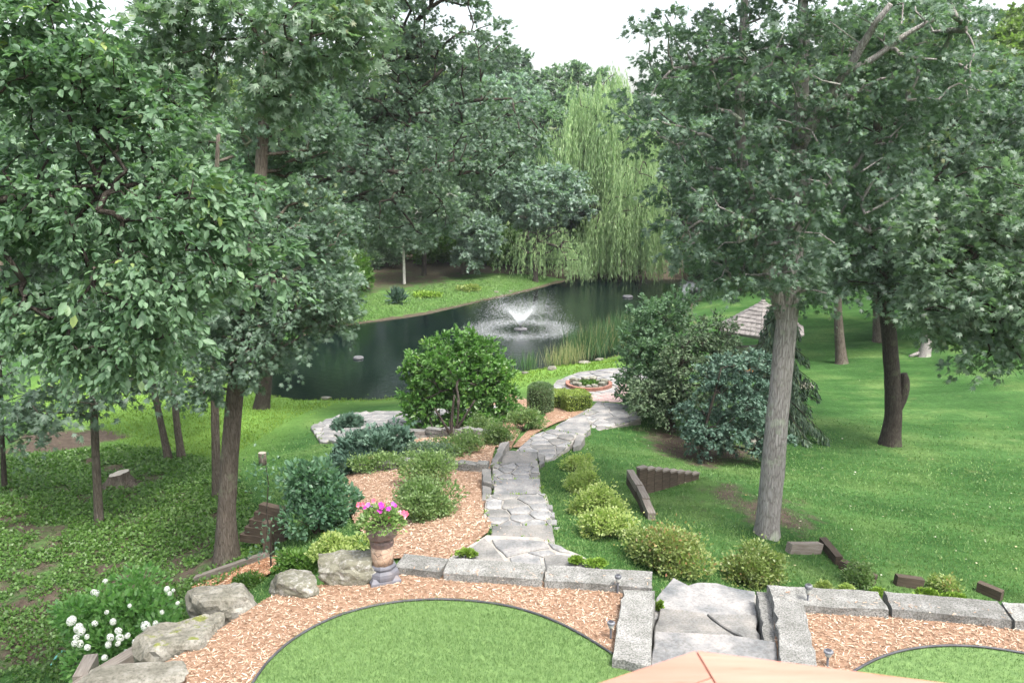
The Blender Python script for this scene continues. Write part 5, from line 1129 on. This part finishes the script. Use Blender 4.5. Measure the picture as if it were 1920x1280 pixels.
# willow
def make_willow(label, base, lobes, nstr, nleaf, hang, seed, trunk, rad, lsize=.28, lm='willow', name="willow_tree", low=None):
    rng = np.random.default_rng(seed); root = empty(name, base, label=label, cat="tree"); V, F, Q, r = trunk_mesh(trunk, rad, 9, seed=seed); mesh_py("trunk", V, F, MT['bark_dark'], root, smooth=True)
    E = el(base, lobes); T = spread(E, 46, rng, .4); nodes, br, cnt, *_ , bn = grow(Q, r, 2.5, T, rng, up=.3); b = MB()
    for idx in br: b.tube(nodes[idx], [.03 * max(1, cnt[i]) ** .45 for i in idx], 4, False)
    b.build("branch", MT['bark_dark'], root, smooth=True)
    P = []; Dn = []; W_ = []; ti = []
    vol = np.array([e[3] * e[5] for e in E]); ei = rng.choice(len(E), nstr, p=vol / vol.sum()); ctr = rng.integers(0, len(T), nstr)
    for s in range(nstr):
        e = E[ei[s]]; u = rdir(1, rng)[0]; u[2] = abs(u[2]) ** .6 if rng.random() < .7 else u[2]; q = rng.uniform(.55, 1.02)
        if rng.random() < .85: a = T[ctr[s]] + rng.normal(size=3) * [.24, .24, .5]; u = (a - np.array(e[:3])) / np.array(e[3:6])
        else: a = np.array(e[:3]) + u * np.array(e[3:6]) * q
        Ls = hang * rng.uniform(.45, 1.2); zl = max(a[2] - Ls, (low if low is not None else .2) + rng.random() * .9); Ls = max(.4, a[2] - zl)
        m = max(6, int(nleaf / nstr * Ls / hang)); t = rng.random(m); out = np.array([u[0], u[1], 0]) * .5; sw = rng.normal(size=2) * .12
        p = a[None] + out[None] * (1 - np.exp(-3 * t))[:, None] * .8 + np.array([0, 0, 1]) * (.25 * np.sin(np.minimum(t * 6, math.pi)) - Ls * t)[:, None]; p[:, 0] += sw[0] * t * Ls * .3 + rng.normal(size=m) * .04; p[:, 1] += sw[1] * t * Ls * .3 + rng.normal(size=m) * .04
        P.append(p); d = rng.normal(size=(m, 3)) * .15 + [0, 0, -1]; Dn.append(d); ti.append(np.clip(rng.random() * .55 + .4 * (1 - t) * rng.random(m) + .05, 0, .999))  # strand tops tinted lighter: light from above put into the leaf colour
    P = np.concatenate(P); Dn = np.concatenate(Dn); leaves("crown", P, Dn, rng.normal(size=P.shape), lsize * rng.uniform(.7, 1.3, len(P)), MT[lm], 'narrow', root, tint=np.concatenate(ti), rng=rng, wscale=.85); return root
wb = G(1150, 508); wk = mpp(wb)
make_willow("tall weeping willow with long pale green curtains at the far end of the pond", wb, [(1125, 205, 62, 60, 66), (1090, 260, 60, 55, 66), (1180, 260, 50, 60, 66.5), (1150, 170, 30, 36, 66)], 1700, 84000, 6.0, 60,
            [np.array([0, 0, -.4]), np.array([0, 0, .1]), D(1105, 380, wb[1]) - wb, D(1110, 250, wb[1]) - wb, D(1130, 160, wb[1]) - wb], [.55, .5, .36, .28, .12], .36, low=5.0)
wb2 = G(1195, 512)
make_willow("lower weeping willow trailing its branches into the dark water right of the tall one", wb2, [(1195, 345, 42, 45, 62), (1160, 400, 40, 40, 62), (1215, 400, 30, 50, 61.5), (1120, 430, 25, 30, 62)], 800, 40000, 5.0, 61,
            [np.array([0, 0, -.4]), np.array([0, 0, .1]), D(1190, 420, wb2[1]) - wb2, D(1192, 330, wb2[1]) - wb2], [.4, .34, .22, .12], .34, low=-.15)
wb3 = G(1004, 528)
make_willow("small feathery weeping tree leaning over the far bank with one drooping side", wb3, [(1000, 455, 45, 28, wb3[1]), (1070, 470, 26, 26, wb3[1] - 1.5), (1040, 445, 35, 20, wb3[1])], 260, 11000, 2.6, 62,
            [np.array([0, 0, -.4]), np.array([0, 0, .1]), D(1003, 470, wb3[1]) - wb3, D(1008, 430, wb3[1]) - wb3], [.24, .2, .14, .06], .22, low=.15, lm='willow')
# blue-green trees on the far bank
ptree("locust_tree", "rounded blue-green feathery tree overhanging the middle of the far bank", (985, 505), [(985, 450), (995, 390), (1000, 340)], [6, 5, 4.5, 4, 2], [(1000, 345, 95, 32, 62), (1060, 375, 50, 28, 61), (930, 330, 60, 30, 62.5), (1010, 395, 60, 25, 61)], 110, 15000, .28, .75, seed=63, lm='blue', bm='bark', start=3, flat=.5, tmpl='spray', lo=True)
ptree("locust_tree", "small round pale blue-green tree on the far bank left of the weeping trees", (868, 514), [(872, 470), (885, 440)], [6, 5, 4.5, 2], [(900, 440, 42, 32, 60), (880, 470, 28, 20, 59.5)], 40, 6000, .26, .6, seed=64, lm='blue', bm='bark', start=1.6, flat=.6, tmpl='spray', lo=True)
ptree("young_tree", "thin white-grey trunk at the front of the wood on the far bank", (758, 532), [(757, 480), (756, 410), (758, 330)], [4, 3.2, 3, 2.6, 1.5], [(768, 420, 45, 45, 57), (785, 370, 50, 40, 57), (815, 380, 50, 40, 57)], 60, 7000, .30, .9, seed=65, lm='oak_far', bm='birch', start=3.5, lo=True)
ptree("oak_tree", "brown-trunked tree beside the thin white-grey trunk on the far bank", (795, 516), [(796, 450), (800, 360), (802, 260)], [6, 5, 5, 4, 3], [(815, 350, 75, 60, 62), (850, 290, 75, 60, 62)], 80, 9000, .32, 1.1, seed=66, lm='oak_far', bm='bark_dark', start=5, lo=True)
for k, (a, b2, lob, la) in enumerate([(430, 560, (440, 130), "pale dead birch stem showing through the upper left foliage, left one"), (470, 560, (455, 120), "pale birch stem leaning right in the upper left foliage, thinner one")]):
    ptree("birch_tree", la, (a + 40, 600), [(a, 420), (a - 12, 260), (lob[0] - 10 + k * 30, 90)], [5, 4.5, 4, 3, 1.5], [(a, 300, 70, 60, 45), (a + 20, 420, 60, 40, 45)], 30, 2500, .28, .9, seed=67 + k, lm='oak_far', bm='birch', start=4, lo=True)

# ------------------------------------------------------------------ the wood: prototypes and copies
def bgtree(label, loc, h, seed, lm, R=4.2, group=None, n=24000, ncl=120, bm='bark_dark', ls=.40):
    rng = np.random.default_rng(seed); lob = [(0, 0, h * .62, R, R, h * .34)] + [(rng.normal() * R * .45, rng.normal() * R * .45, h * rng.uniform(.35, .85), R * .55, R * .55, h * .15) for _ in range(5)]
    return make_tree("woodland_tree", label, loc, [np.array([0, 0, -.5]), np.array([0, 0, .1]), np.array([.2, .1, h * .3]), np.array([rng.normal() * .4, 0, h * .6]), np.array([0, .3, h * .85])], [.34, .26, .22, .15, .06], lob, ncl, n, ls, 1.15, lm=lm, bm=bm, start=h * .18, seed=seed, tmpl='kite', flat=.45, lo=True, group=group, tipr=.022)
GW = "trees of the wood around the pond"
protos = [bgtree("tree in the dense wood behind the pond and lawns", (-3.5, 86, h1(-3.5, 86)), 16, 100, 'oak_far', 4.4, GW), bgtree("tree in the dense wood behind the pond and lawns", (14, 92, h1(14, 92)), 15.5, 101, 'oak', 4.6, GW),
          bgtree("tree in the dense wood behind the pond and lawns", (30, 80, h1(30, 80)), 18, 102, 'yellowgreen', 4.6, GW), bgtree("tree in the dense wood behind the pond and lawns", (2, 98, h1(2, 98)), 16.5, 103, 'blue', 4.8, GW)]
spots = []
rngw = np.random.default_rng(77)
for row, (yy, dx, hs_) in enumerate([(74, 6.2, .88), (88, 7.0, 1.0), (104, 8.5, 1.15)]):
    x = -58 - row * 8
    while x < 62 + row * 8:
        spots.append((x + rngw.normal() * 1.2, yy + rngw.normal() * 2.2 + abs(x) * -.16, hs_ * rngw.uniform(.88, 1.1))); x += dx * rngw.uniform(.8, 1.2)
for (px, d, s) in [(60, 46, .75), (180, 52, .8), (300, 44, .7), (420, 54, .8), (520, 50, .75), (-80, 40, .8), (620, 62, .72), (700, 66, .7), (560, 68, .8), (1330, 62, .7), (1390, 52, .7), (1500, 60, .8), (1620, 56, .8), (1730, 52, .8), (1850, 50, .8), (1960, 44, .8), (1270, 72, .75), (2100, 38, .8), (900, 72, .62)]:
    g = D(px, 500, d); spots.append((g[0], d, s))
wi = [0, 1, 0, 3, 1, 0, 2, 1, 0, 3]
LOOK = ["dark green", "broad dark leafy", "light yellow-green", "dusty blue-green"]
def where(px, row):
    a_ = [(60, "left of the stump and pale path"), (240, "above the bare dirt patch at far left"), (420, "behind the two thin tilted trunks"), (560, "behind the sturdy left oak"), (680, "left of the thin white-grey trunk"), (800, "behind the thin white-grey trunk"), (930, "behind the small pale blue-green tree"),
          (1050, "left of the weeping willows under the open sky"), (1180, "directly behind the tall weeping willow"), (1290, "right of the weeping willows"), (1420, "behind the gazebo"), (1540, "behind the large grey forked oak"), (1660, "beyond the slim grey lawn tree"), (1780, "beyond the burled oak"), (1900, "beyond the tree with exposed roots"), (9999, "past the right edge of the lawn")]
    return next(t for q_, t in a_ if px < q_)
ROWN = ["front", "second", "third", "rearmost"]
def rown(d): return ROWN[0 if d < 60 else 1 if d < 76 else 2 if d < 93 else 3]
used = set()
for k, (x, y, s) in enumerate(spots):
    if inpoly([x], [y], POND)[0] or polydist([x], [y], POND)[0] < 2.2: continue
    pxx = 960 + x / (y * cp + 1) * FPX
    if pxx < -260 or pxx > 2180: continue
    if 925 < pxx < 1225 and y > 66: s = min(s, .80 + .05 * math.sin(k) + (y - 84) * .004) if pxx > 1110 else 1.0 + .04 * math.sin(k) + (y - 88) * .006
    if 655 < pxx < 765:
        if y < 80: continue
        s = .34
    pi = wi[k % 10]
    if pxx > 1600 and k % 2: pi = 2
    lb = "%s tree %s, %s row" % (LOOK[pi], where(pxx, 0), rown(y))
    if lb in used and pi < 2: pi = 1 - pi; lb = "%s tree %s, %s row" % (LOOK[pi], where(pxx, 0), rown(y))
    used.add(lb)
    copy_tree(protos[pi], (x, y, h1(x, y) - .1), rngw.random() * 6.28, s, sz=s * rngw.uniform(.94, 1.08), label=lb)
for pr, s, lb in zip(protos, (.85, .78, .95, .8), ("dark oak-like tree showing left of the tall willow against the sky", "leafy tree between the willow and the large grey oak crown", "light yellow-green tree glowing behind the large grey oak crown", "hazy blue-green tree closing the view behind the willows")): pr.scale = (s, s, s); pr["label"] = lb

# undergrowth belt at the foot of the wood
uprot = make_shrub("understorey_bush", "dark understorey bush just left of the brown tree on the far bank", G(700, 500), 2.2, 1.7, 2.4, 4500, .26, 'oak_far', 'kite', 16, 110, group="understorey bushes along the wood edge", cat="bush")
uprot2 = make_shrub("understorey_bush", "fresh green understorey bush left of the thin white-grey trunk, nearest the bank", G(640, 512), 2.4, 1.8, 2.0, 4500, .28, 'cover', 'kite', 16, 111, group="understorey bushes along the wood edge", cat="bush")
kk_ = 0
for px in range(-140, 2100, 46):
    for row in range(2):
        d = (67 if 600 < px < 1260 else (57 if px > 1260 else 46)) + row * 5 + rngw.normal() * 1.2
        if 1100 < px < 1300: d = 72 + row * 4
        if px > 1500: d = 53 + row * 5 - (px - 1500) * .012
        g = D(px + rngw.normal() * 14, 500, d); uk = (kk_ * 7) % 3 > 0; ulb = lambda u_: "%s understorey bush %s, %s line" % ("dark green" if u_ else "fresh green", where(px, 0), ("front", "rear")[row])
        if ulb(uk) in used: uk = not uk
        if ulb(uk) in used: kk_ += 1; continue
        if inpoly([g[0]], [g[1]], POND)[0] or polydist([g[0]], [g[1]], POND)[0] < 1.5: continue
        s = rngw.uniform(1.1, 1.7); used.add(ulb(uk)); copy_tree(uprot if uk else uprot2, (g[0], g[1], h1(g[0], g[1])), rngw.random() * 6.28, s, label=ulb(uk)); kk_ += 1
# ------------------------------------------------------------------ garden shrubs
def pshrub(label, px, py, rpx, hpx, n, ls, lm, tmpl='kite', seed=1, back=0.0, **kw):
    """px, py: foot of the shrub in the photo; rpx half width, hpx height"""
    g = G(px, py); g = g + np.array([0, back, 0]); g[2] = h1(g[0], g[1]); k = mpp(g)
    return make_shrub(kw.pop('name', "shrub"), label, g, rpx * k, rpx * k * kw.pop('dep', .85), hpx * k, n, ls, lm, tmpl, seed=seed, **kw)
# magnolia
mb_ = G(848, 822)
ptree("magnolia_shrub", "big glossy bright green magnolia bush with dark stems in front of the pond", (848, 822), [(846, 800), (848, 770), (852, 740)], [5, 4, 4, 3, 2],
      [(850, 700, 85, 55, 22.2), (800, 720, 45, 45, 22), (905, 715, 52, 50, 22.2), (850, 655, 45, 28, 22.2), (920, 750, 40, 35, 22), (790, 755, 40, 22, 21.8), (885, 785, 65, 28, 21.8), (800, 792, 55, 24, 21.7), (945, 775, 28, 40, 22), (775, 690, 22, 26, 22), (915, 665, 28, 22, 22.3)],
      190, 18500, .115, .30, seed=70, tmpl='ovate', lm='magnolia', bm='bark_dark', start=.12, flat=.8, droop=-.1, shell=.2, tipr=.007, expo=.4, cat='shrub', limbs=[([(846, 815), (830, 790), (815, 765)], [3.5, 3, 2]), ([(850, 815), (872, 780), (890, 750)], [3.5, 3, 2]), ([(848, 818), (860, 785), (858, 750)], [3, 3, 2])])
pshrub("big dark leafy shrub with blue-green compound leaves left of the flower urn", 585, 1018, 88, 165, 6500, .095, 'viburnum', 'ovate', 80, back=.5, lumps=22, lumpr=.36)
pshrub("low spreading blue-green juniper in front of the pale path", 694, 872, 105, 78, 6500, .17, 'juniper', 'spray', 81, name="juniper_bush", lumps=20, lumpr=.30, up=.7, wscale=.8, spiky=.12)
pshrub("arching feathery juniper tuft behind the low juniper against the path", 655, 806, 26, 30, 900, .16, 'juniper', 'spray', 82, name="juniper_bush", lumps=8, up=1.0, spiky=.3)
SPI = [("spirea mound nearest the flower urn, tallest in the mulch bed", 785, 970, 70, 96, 7500, 'spirea'), ("spirea mound just above the one nearest the urn, overlapping the stone arc", 795, 912, 64, 72, 5600, 'spirea'),
       ("low olive-green spirea between the two stone arcs at their left end", 712, 880, 48, 42, 3600, 'spirea'), ("pale grey-green spirea mound below the magnolia", 803, 862, 44, 50, 3800, 'oak_pale'), ("spirea mound right of the pale one, below the magnolia stems", 858, 850, 44, 48, 3600, 'spirea'),
       ("dark spirea beside the path just right of the magnolia", 935, 832, 34, 45, 2800, 'spirea'), ("spirea mound behind the path, left of the clipped column", 985, 806, 36, 48, 3000, 'spirea'), ("small spirea tucked under the right side of the magnolia", 905, 812, 30, 40, 2200, 'spirea')]
for k, (la, a, b2, r_, hh, n, lm) in enumerate(SPI): pshrub(la, a, b2 + 3, r_ * 1.15, hh * 1.12, int(n * 1.15), .055, lm, 'kite', 90 + k, lumps=13, lumpr=.37, name="spirea_shrub", spiky=.22)
LIM = [("smallest lime-green spirea at the top of the row beside the path", 1085, 882, 30, 36, 2200, 'lime'), ("second lime spirea from the top of the row", 1096, 922, 38, 52, 3400, 'lime'), ("bright lime-yellow spirea in the middle of the row", 1122, 962, 50, 58, 4600, 'lime'), ("largest lime spirea right of the dark slab step", 1135, 1005, 58, 62, 5200, 'lime'),
       ("reddish-tipped spirea mound below the stepped timber wall", 1252, 1060, 84, 92, 7500, 'rust'), ("reddish green spirea at the foot of the large grey oak trunk", 1412, 1088, 60, 84, 5200, 'rust'), ("small open shrub by the brown timbers right of the oak trunk", 1608, 1096, 32, 56, 1500, 'spirea'), ("low red-tipped shrub behind the wall near the right edge", 1768, 1112, 30, 40, 1200, 'rust')]
for k, (la, a, b2, r_, hh, n, lm) in enumerate(LIM): pshrub(la, a, b2 + 2, r_ * 1.1, hh * 1.1, int(n * 1.15), .05, lm, 'kite', 120 + k, lumps=13, lumpr=.36, name="spirea_shrub", spiky=.3)
pshrub("light green leafy perennials between the big shrub and pitted boulder", 640, 1052, 62, 60, 3600, .06, 'lime', 'kite', 140, lumps=18, lumpr=.34, name="perennial_clump")
pshrub("green perennials behind the flat-topped squarish boulder", 560, 1075, 52, 44, 2600, .07, 'cover', 'kite', 141, lumps=14, name="perennial_clump")
pshrub("patch of small green leaves between squarish boulder and bark strip", 465, 1102, 40, 26, 1700, .05, 'cover', 'kite', 142, lumps=14, name="perennial_clump")
# sapling in the bark strip
sg = G(508, 1068); sp_ = empty("sapling", sg, label="thin young sapling with few leaves rising from the orange bark strip", cat="tree")
b = MB(); b.tube([(0, 0, -.1), (.02, 0, .5), (-.01, 0, 1.0), (.05, 0, 1.5), (.02, 0, 1.9)], [.018, .015, .012, .009, .005], 6, False); b.build("trunk", MT['bark_dark'], sp_)
rng = np.random.default_rng(33); n = 160; P = np.column_stack([rng.normal(size=n) * .18, rng.normal(size=n) * .15, rng.choice([.35, .75, 1.5, 1.8], n) + rng.normal(size=n) * .12]); leaves("foliage", P, rdir(n, rng), rdir(n, rng) + [0, 0, 1], .07, MT['viburnum'], 'ovate', sp_)
# clipped hedges
MT['hedge_core'] = mottled("hedge_twigs", [(.3, (.02, .03, .012)), (.7, (.05, .07, .025))], 10)
def clipped(label, px, py, wpx, hpx, dep, n, lm, kind, seed, zb=None, name="clipped_hedge"):
    g = W(px, py, PZ + .05 if zb is None else zb); k = mpp(g); w_, h_ = wpx * k / 2, hpx * k; rng = np.random.default_rng(seed); root = empty(name, g, math.radians(14) if kind == 'box' else 0, label=label, cat="hedge")
    b = MB()
    if kind == 'box': b.box((0, 0, h_ / 2), (w_ * 1.85, dep * 1.85, h_ * .93))
    else: b.lathe([(w_ * .6, 0), (w_ * .9, h_ * .15), (w_ * .93, h_ * .8), (w_ * .6, h_ * .93)], 14)
    b.build("stem", MT['hedge_core'], root)
    if kind == 'box':
        f = rng.random(n); A = w_ * dep * 4; B = w_ * 2 * h_; C_ = dep * 2 * h_; tot = A + 2 * B + 2 * C_; P = rng.uniform(-1, 1, (n, 3)); nm = np.zeros((n, 3)); c1 = A / tot; c2 = c1 + 2 * B / tot
        t = f < c1; P[t, 2] = 1; nm[t, 2] = 1; s_ = (f >= c1) & (f < c2); sg_ = np.where(rng.random(n) < .5, 1, -1); P[s_, 1] = sg_[s_]; nm[s_, 1] = sg_[s_]; s2 = f >= c2; P[s2, 0] = sg_[s2]; nm[s2, 0] = sg_[s2]
        L4 = (np.abs(P) ** 9).sum(1) ** (1 / 9);  P = P * [w_, dep, h_ / 2] + [0, 0, h_ / 2]
    else:
        z = rng.random(n) ** .9; a = rng.random(n) * 6.283; top = rng.random(n) < .28; rr = w_ * np.where(z > .78, np.sqrt(np.maximum(0, 1 - ((z - .78) / .22) ** 2)) * .5 + .5, 1) * np.where(z < .2, .8 + z, 1); rr = np.where(top, w_ * np.sqrt(rng.random(n)), rr); zz = np.where(top, 1 - .12 * (rr / w_) ** 3, z)
        P = np.column_stack([np.cos(a) * rr, np.sin(a) * rr * .95, zz * h_]); nm = np.column_stack([np.cos(a), np.sin(a), np.where(top, 2.0, .15)])
    P += rng.normal(size=P.shape) * .012; leaves("foliage", P, nm + rdir(n, rng) * .8, nm + rng.normal(size=P.shape) * .6, .04 * rng.uniform(.7, 1.3, n), MT[lm], 'kite', root, rng=rng)
clipped("dark clipped column-shaped boxwood between the lawn and hedges", 1013, 783, 46, 66, .4, 5200, 'box', 'col', 150, PZ + .0)
clipped("front clipped square hedge block at the corner of the patio", 1080, 777, 44, 42, .37, 6500, 'yew', 'box', 151)
clipped("low clipped hedge block behind, joining the column and front block", 1050, 762, 36, 27, .42, 4000, 'yew', 'box', 152)

# wall-top sedums and small clumps
SED = [(872, 1050, 34, "cushion of green sedum at the left end of the path fan"), (1080, 1062, 26, "green sedum tuft at the foot of the path fan by the wall"), (1120, 1066, 34, "wide green sedum tuft at the right end of the path fan"), (1545, 1112, 30, "yellow-green sedum behind the wall right of the steps"),
       (1590, 1118, 24, "sedum with pale yellow leaves behind the first right wall block"), (1650, 1126, 26, "feathery green cushion behind the joint of the right wall blocks"), (1745, 1128, 34, "feathery green cushion behind the second right wall block"), (1790, 1134, 36, "long feathery green cushion near the red-tipped shrub"), (1238, 1150, 9, "tiny green weed in the gap beside the left cheek block")]
for k, (a, b2, r_, la) in enumerate(SED):
    g = W(a, b2, (-.27 if a < 1130 else -.10) if b2 < 1140 else -.18); kk = mpp(g); make_shrub("sedum_clump", la, g + [0, .1, -.02], r_ * kk * .75, r_ * kk * .3, .12, 700, .04, 'lime' if k in (3, 4) else 'grass_bank', 'spray', 10, 160 + k, cat='plant', stems=2, up=1.0)
# perennial clumps on the far bank
pshrub("round bright green clump on the far bank nearest the blue-green tree", 880, 545, 22, 12, 900, .16, 'lime', 'kite', 170, name="bank_plant", cat='plant')
pshrub("second low green clump on the far bank", 800, 556, 30, 8, 900, .16, 'grass_bank', 'kite', 171, name="bank_plant", cat='plant')
pshrub("dark spiky yucca-like tuft on the far bank", 745, 570, 13, 26, 260, .55, 'juniper', 'narrow', 172, name="bank_plant", cat='plant', up=1.2)
# reeds
def reeds(label, pts, n, hgt, seed, tan=.2, wd=.16, spread_=.35):
    rng = np.random.default_rng(seed); Q = np.array([W(a, b, WATER)[:2] for a, b in pts]); s = np.concatenate([[0], np.cumsum(np.hypot(*np.diff(Q, axis=0).T))]); t = rng.random(n) * s[-1]
    P = np.column_stack([np.interp(t, s, Q[:, 0]), np.interp(t, s, Q[:, 1])]) + rng.normal(size=(n, 2)) * spread_; Pz = np.maximum(H(P[:, 0], P[:, 1]), WATER) - .05
    d = rng.normal(size=(n, 3)) * .16 + [0, 0, 1]; o = leaves("reeds", np.column_stack([P, Pz]), d, rng.normal(size=(n, 3)), hgt * rng.uniform(.5, 1.15, n), MT['reed'], 'narrow', None, wscale=wd, rng=rng, tint=np.where(rng.random(n) < tan, .9, rng.random(n) * .7)); tag(o, label, "reeds")
reeds("tall green reed bed in the pond's near right corner", [(1085, 672), (1120, 660), (1150, 648), (1185, 628)], 1500, 1.45, 180, .12, .12, .5)
reeds("tan dried reeds at the left end of the reed bed", [(1035, 690), (1060, 682), (1085, 674)], 420, 1.0, 181, .75, .12, .3)
reeds("small separate tuft of reeds standing in water behind the clipped column", [(968, 698), (985, 696), (1000, 692)], 90, .95, 182, .1, .14, .15)

# ------------------------------------------------------------------ grass and ground cover
rg = np.random.default_rng(91)
def blades(name, xy, z, hgt, wd, mat, seed):
    rng = np.random.default_rng(seed); n = len(xy); P = np.column_stack([xy, np.broadcast_to(z, (n,))]); d = rng.normal(size=(n, 3)) * .38 + [0, 0, 1]
    v = vnoise(xy[:, 0] * .5 + xy[:, 1] * .3, xy[:, 1] * 1.6 - xy[:, 0] * .8, .55, 2) * .42 + vnoise(xy[:, 0], xy[:, 1], 3.0, 5) * .25
    return tag(leaves(name, P, d, rng.normal(size=(n, 3)), hgt * rng.uniform(.5, 1.2, n), MT[mat], 'blade', None, wscale=wd / hgt if np.isscalar(wd) else wd / hgt, rng=rng, tint=np.clip(v + rng.random(n) * .34, 0, .999)), kind='stuff')
a = sample_poly(LAWN_L, 130000, rg); a = a[a[:, 1] > 5.0][:105000]; blades("grass", a, .004, .042, .006, 'grass', 1)
a = sample_poly(LAWN_R, 60000, rg); a = a[a[:, 1] > 5.0][:26000]; blades("grass", a, .004, .042, .006, 'grass', 2)
# slope lawns: density falls with distance
n = 420000; ang = rg.uniform(-.60, .62, n); dist = 9 * (48 / 9) ** rg.random(n); xy = np.column_stack([np.tan(ang) * dist, dist])
lush0 = lambda q: inpoly(q[:, 0], q[:, 1], LUSH)
ok = ~inpoly(xy[:, 0], xy[:, 1], TERR)
for q in STONE_AREAS + [BED_MID, BED_UP, BED_LOW, POND]: ok &= ~inpoly(xy[:, 0], xy[:, 1], q)
wf = inpoly(xy[:, 0], xy[:, 1], WOODF); dt = inpoly(xy[:, 0], xy[:, 1], DIRT_T) | inpoly(xy[:, 0], xy[:, 1], DIRT_S) | inpoly(xy[:, 0], xy[:, 1], DIRT_L)
ok &= ~wf & (~dt | (rg.random(n) < .3)); ok &= lush0(xy) | (rg.random(n) < np.clip((25 - xy[:, 1]) / 10, 0, 1)); xy = xy[ok]; xy = xy[:115000]
dd = xy[:, 1]; lush = inpoly(xy[:, 0], xy[:, 1], LUSH); z = H(xy[:, 0], xy[:, 1])
for nm, mk, mt_ in (("grass", ~lush, 'grass'), ("grass", lush, 'grass_bank')):
    hh = (.035 + .0012 * dd[mk]) * (1.25 if mt_ == 'grass_bank' else 1); blades(nm, xy[mk], z[mk] - .005, hh, .006 + .0011 * dd[mk], mt_, 3)
xb = sample_poly(BANK, 16000, rg); blades("grass", xb, H(xb[:, 0], xb[:, 1]) - .01, .11, .055, 'grass', 9)
# woodland ground cover: low clumps of leaves
n = 120000; xy = sample_poly(WOODF, n, rg); cl = vnoise(xy[:, 0], xy[:, 1], 1.5, 4) * .6 + vnoise(xy[:, 0], xy[:, 1], 4.0, 8) * .4; xy = xy[(cl + rg.normal(size=len(cl)) * .05) > .37]; xy = xy[np.abs(xy[:, 0]) < .72 * xy[:, 1] + 1][:76000]
n = len(xy); z = H(xy[:, 0], xy[:, 1]); P = np.column_stack([xy, z + rg.random(n) ** 2 * .10]); dd = P[:, 1]
ti = np.clip(rg.random(n) * .6 + vnoise(xy[:, 0], xy[:, 1], .5, 6) * .4, 0, .999)
tag(leaves("ground_cover", P, rdir(n, rg) + [0, 0, .35], rdir(n, rg) * .6 + [0, 0, 1], (.035 + .0016 * dd) * rg.uniform(.6, 1.4, n), MT['cover'], 'kite', None, tint=ti, wscale=1.3), kind='stuff')
# fallen twigs and pale chips on the woodland floor
b = MB(); rr = random.Random(4)
for k in range(90):
    px, py = rr.uniform(0, 480), rr.uniform(900, 1260); g = G(px, py); a = rr.random() * 3.14; L = rr.uniform(.05, .22); b.tube([g + [-L * math.cos(a), -L * math.sin(a), .03], g + [0, 0, .05], g + [L * math.cos(a + .3), L * math.sin(a + .3), .03]], .006, 4)
tag(b.build("fallen_twigs", MT['twig']), kind='stuff')

# fallen leaves on the right lawn
n = 120; px_ = rg.uniform(1050, 1920, n); py_ = rg.uniform(690, 1090, n); L = []
for a, b2 in zip(px_, py_):
    g = G(a, b2)
    if not inpoly([g[0]], [g[1]], TERR)[0]: L.append(g + [0, 0, .03])
L = np.array(L); tag(leaves("fallen_leaves", L, rdir(len(L), rg) * [1, 1, .15], rdir(len(L), rg) * .3 + [0, 0, 1], .055 * rg.uniform(.5, 1.2, len(L)), chip_mat("dry_leaf", [(0, (.20, .14, .06)), (.5, (.38, .34, .20)), (1, (.55, .55, .48))]), 'lobed', None), kind='stuff')

# weeds in the path edges and joints, and chips strewn on the stones
Pw = []; Cw = []
for poly, z in zip(STONE_AREAS, STONE_Z + [None]):
    if z is None: continue
    Q = np.array(poly); c = Q.mean(0)
    for a, b2 in zip(Q, np.roll(Q, -1, 0)):
        for _ in range(int(np.hypot(*(b2 - a)) * 9)):
            t = rg.random(); p = a + (b2 - a) * t; p = p + (c - p) * rg.uniform(-.03, .05)
            if rg.random() < .45:
                q = rg.normal(size=(7, 2)) * .022; Pw += [(p[0] + u[0], p[1] + u[1], z - .02) for u in q]
    k = 22; q = Q.min(0) + rg.random((k, 2)) * (Q.max(0) - Q.min(0)); q = q[inpoly(q[:, 0], q[:, 1], poly)]; Cw += [(u[0], u[1], z + .006) for u in q]
Pw = np.array(Pw); tag(leaves("joint_weeds", Pw, rdir(len(Pw), rg) * .8 + [0, 0, 1], rdir(len(Pw), rg), .05 * rg.uniform(.5, 1.3, len(Pw)), MT['grass_bank'], 'narrow', None, wscale=1.6), kind='stuff')
for a, b2, n_ in ((740, 1222, 60), (1455, 1900, 50)):
    for _ in range(n_):
        px1 = rg.uniform(a, b2); py1 = 1063 + (px1 - 740) * .062 + rg.normal() * 6 if a < 1000 else 1122 + (px1 - 1455) * .062 + rg.normal() * 6; g = W(px1, py1, .112); Cw.append(tuple(g))
Cw = np.array(Cw); chips("wood_chips", Cw[:, :2], Cw[:, 2], .05, MT['chip'], 44)
# ------------------------------------------------------------------ air
HZ = .00025
m = bpy.data.materials.new("haze"); m.use_nodes = True; nt_ = m.node_tree; nt_.nodes.clear()
pv_ = nt_.nodes.new("ShaderNodeVolumePrincipled"); pv_.inputs["Density"].default_value = HZ; pv_.inputs["Color"].default_value = (.88, .94, 1.0, 1); pv_.inputs["Anisotropy"].default_value = .2
o_ = nt_.nodes.new("ShaderNodeOutputMaterial"); nt_.links.new(pv_.outputs[0], o_.inputs["Volume"])
b = MB(); b.box((0, 180, 11), (640, 520, 36)); tag(b.build("haze", m), kind='stuff')
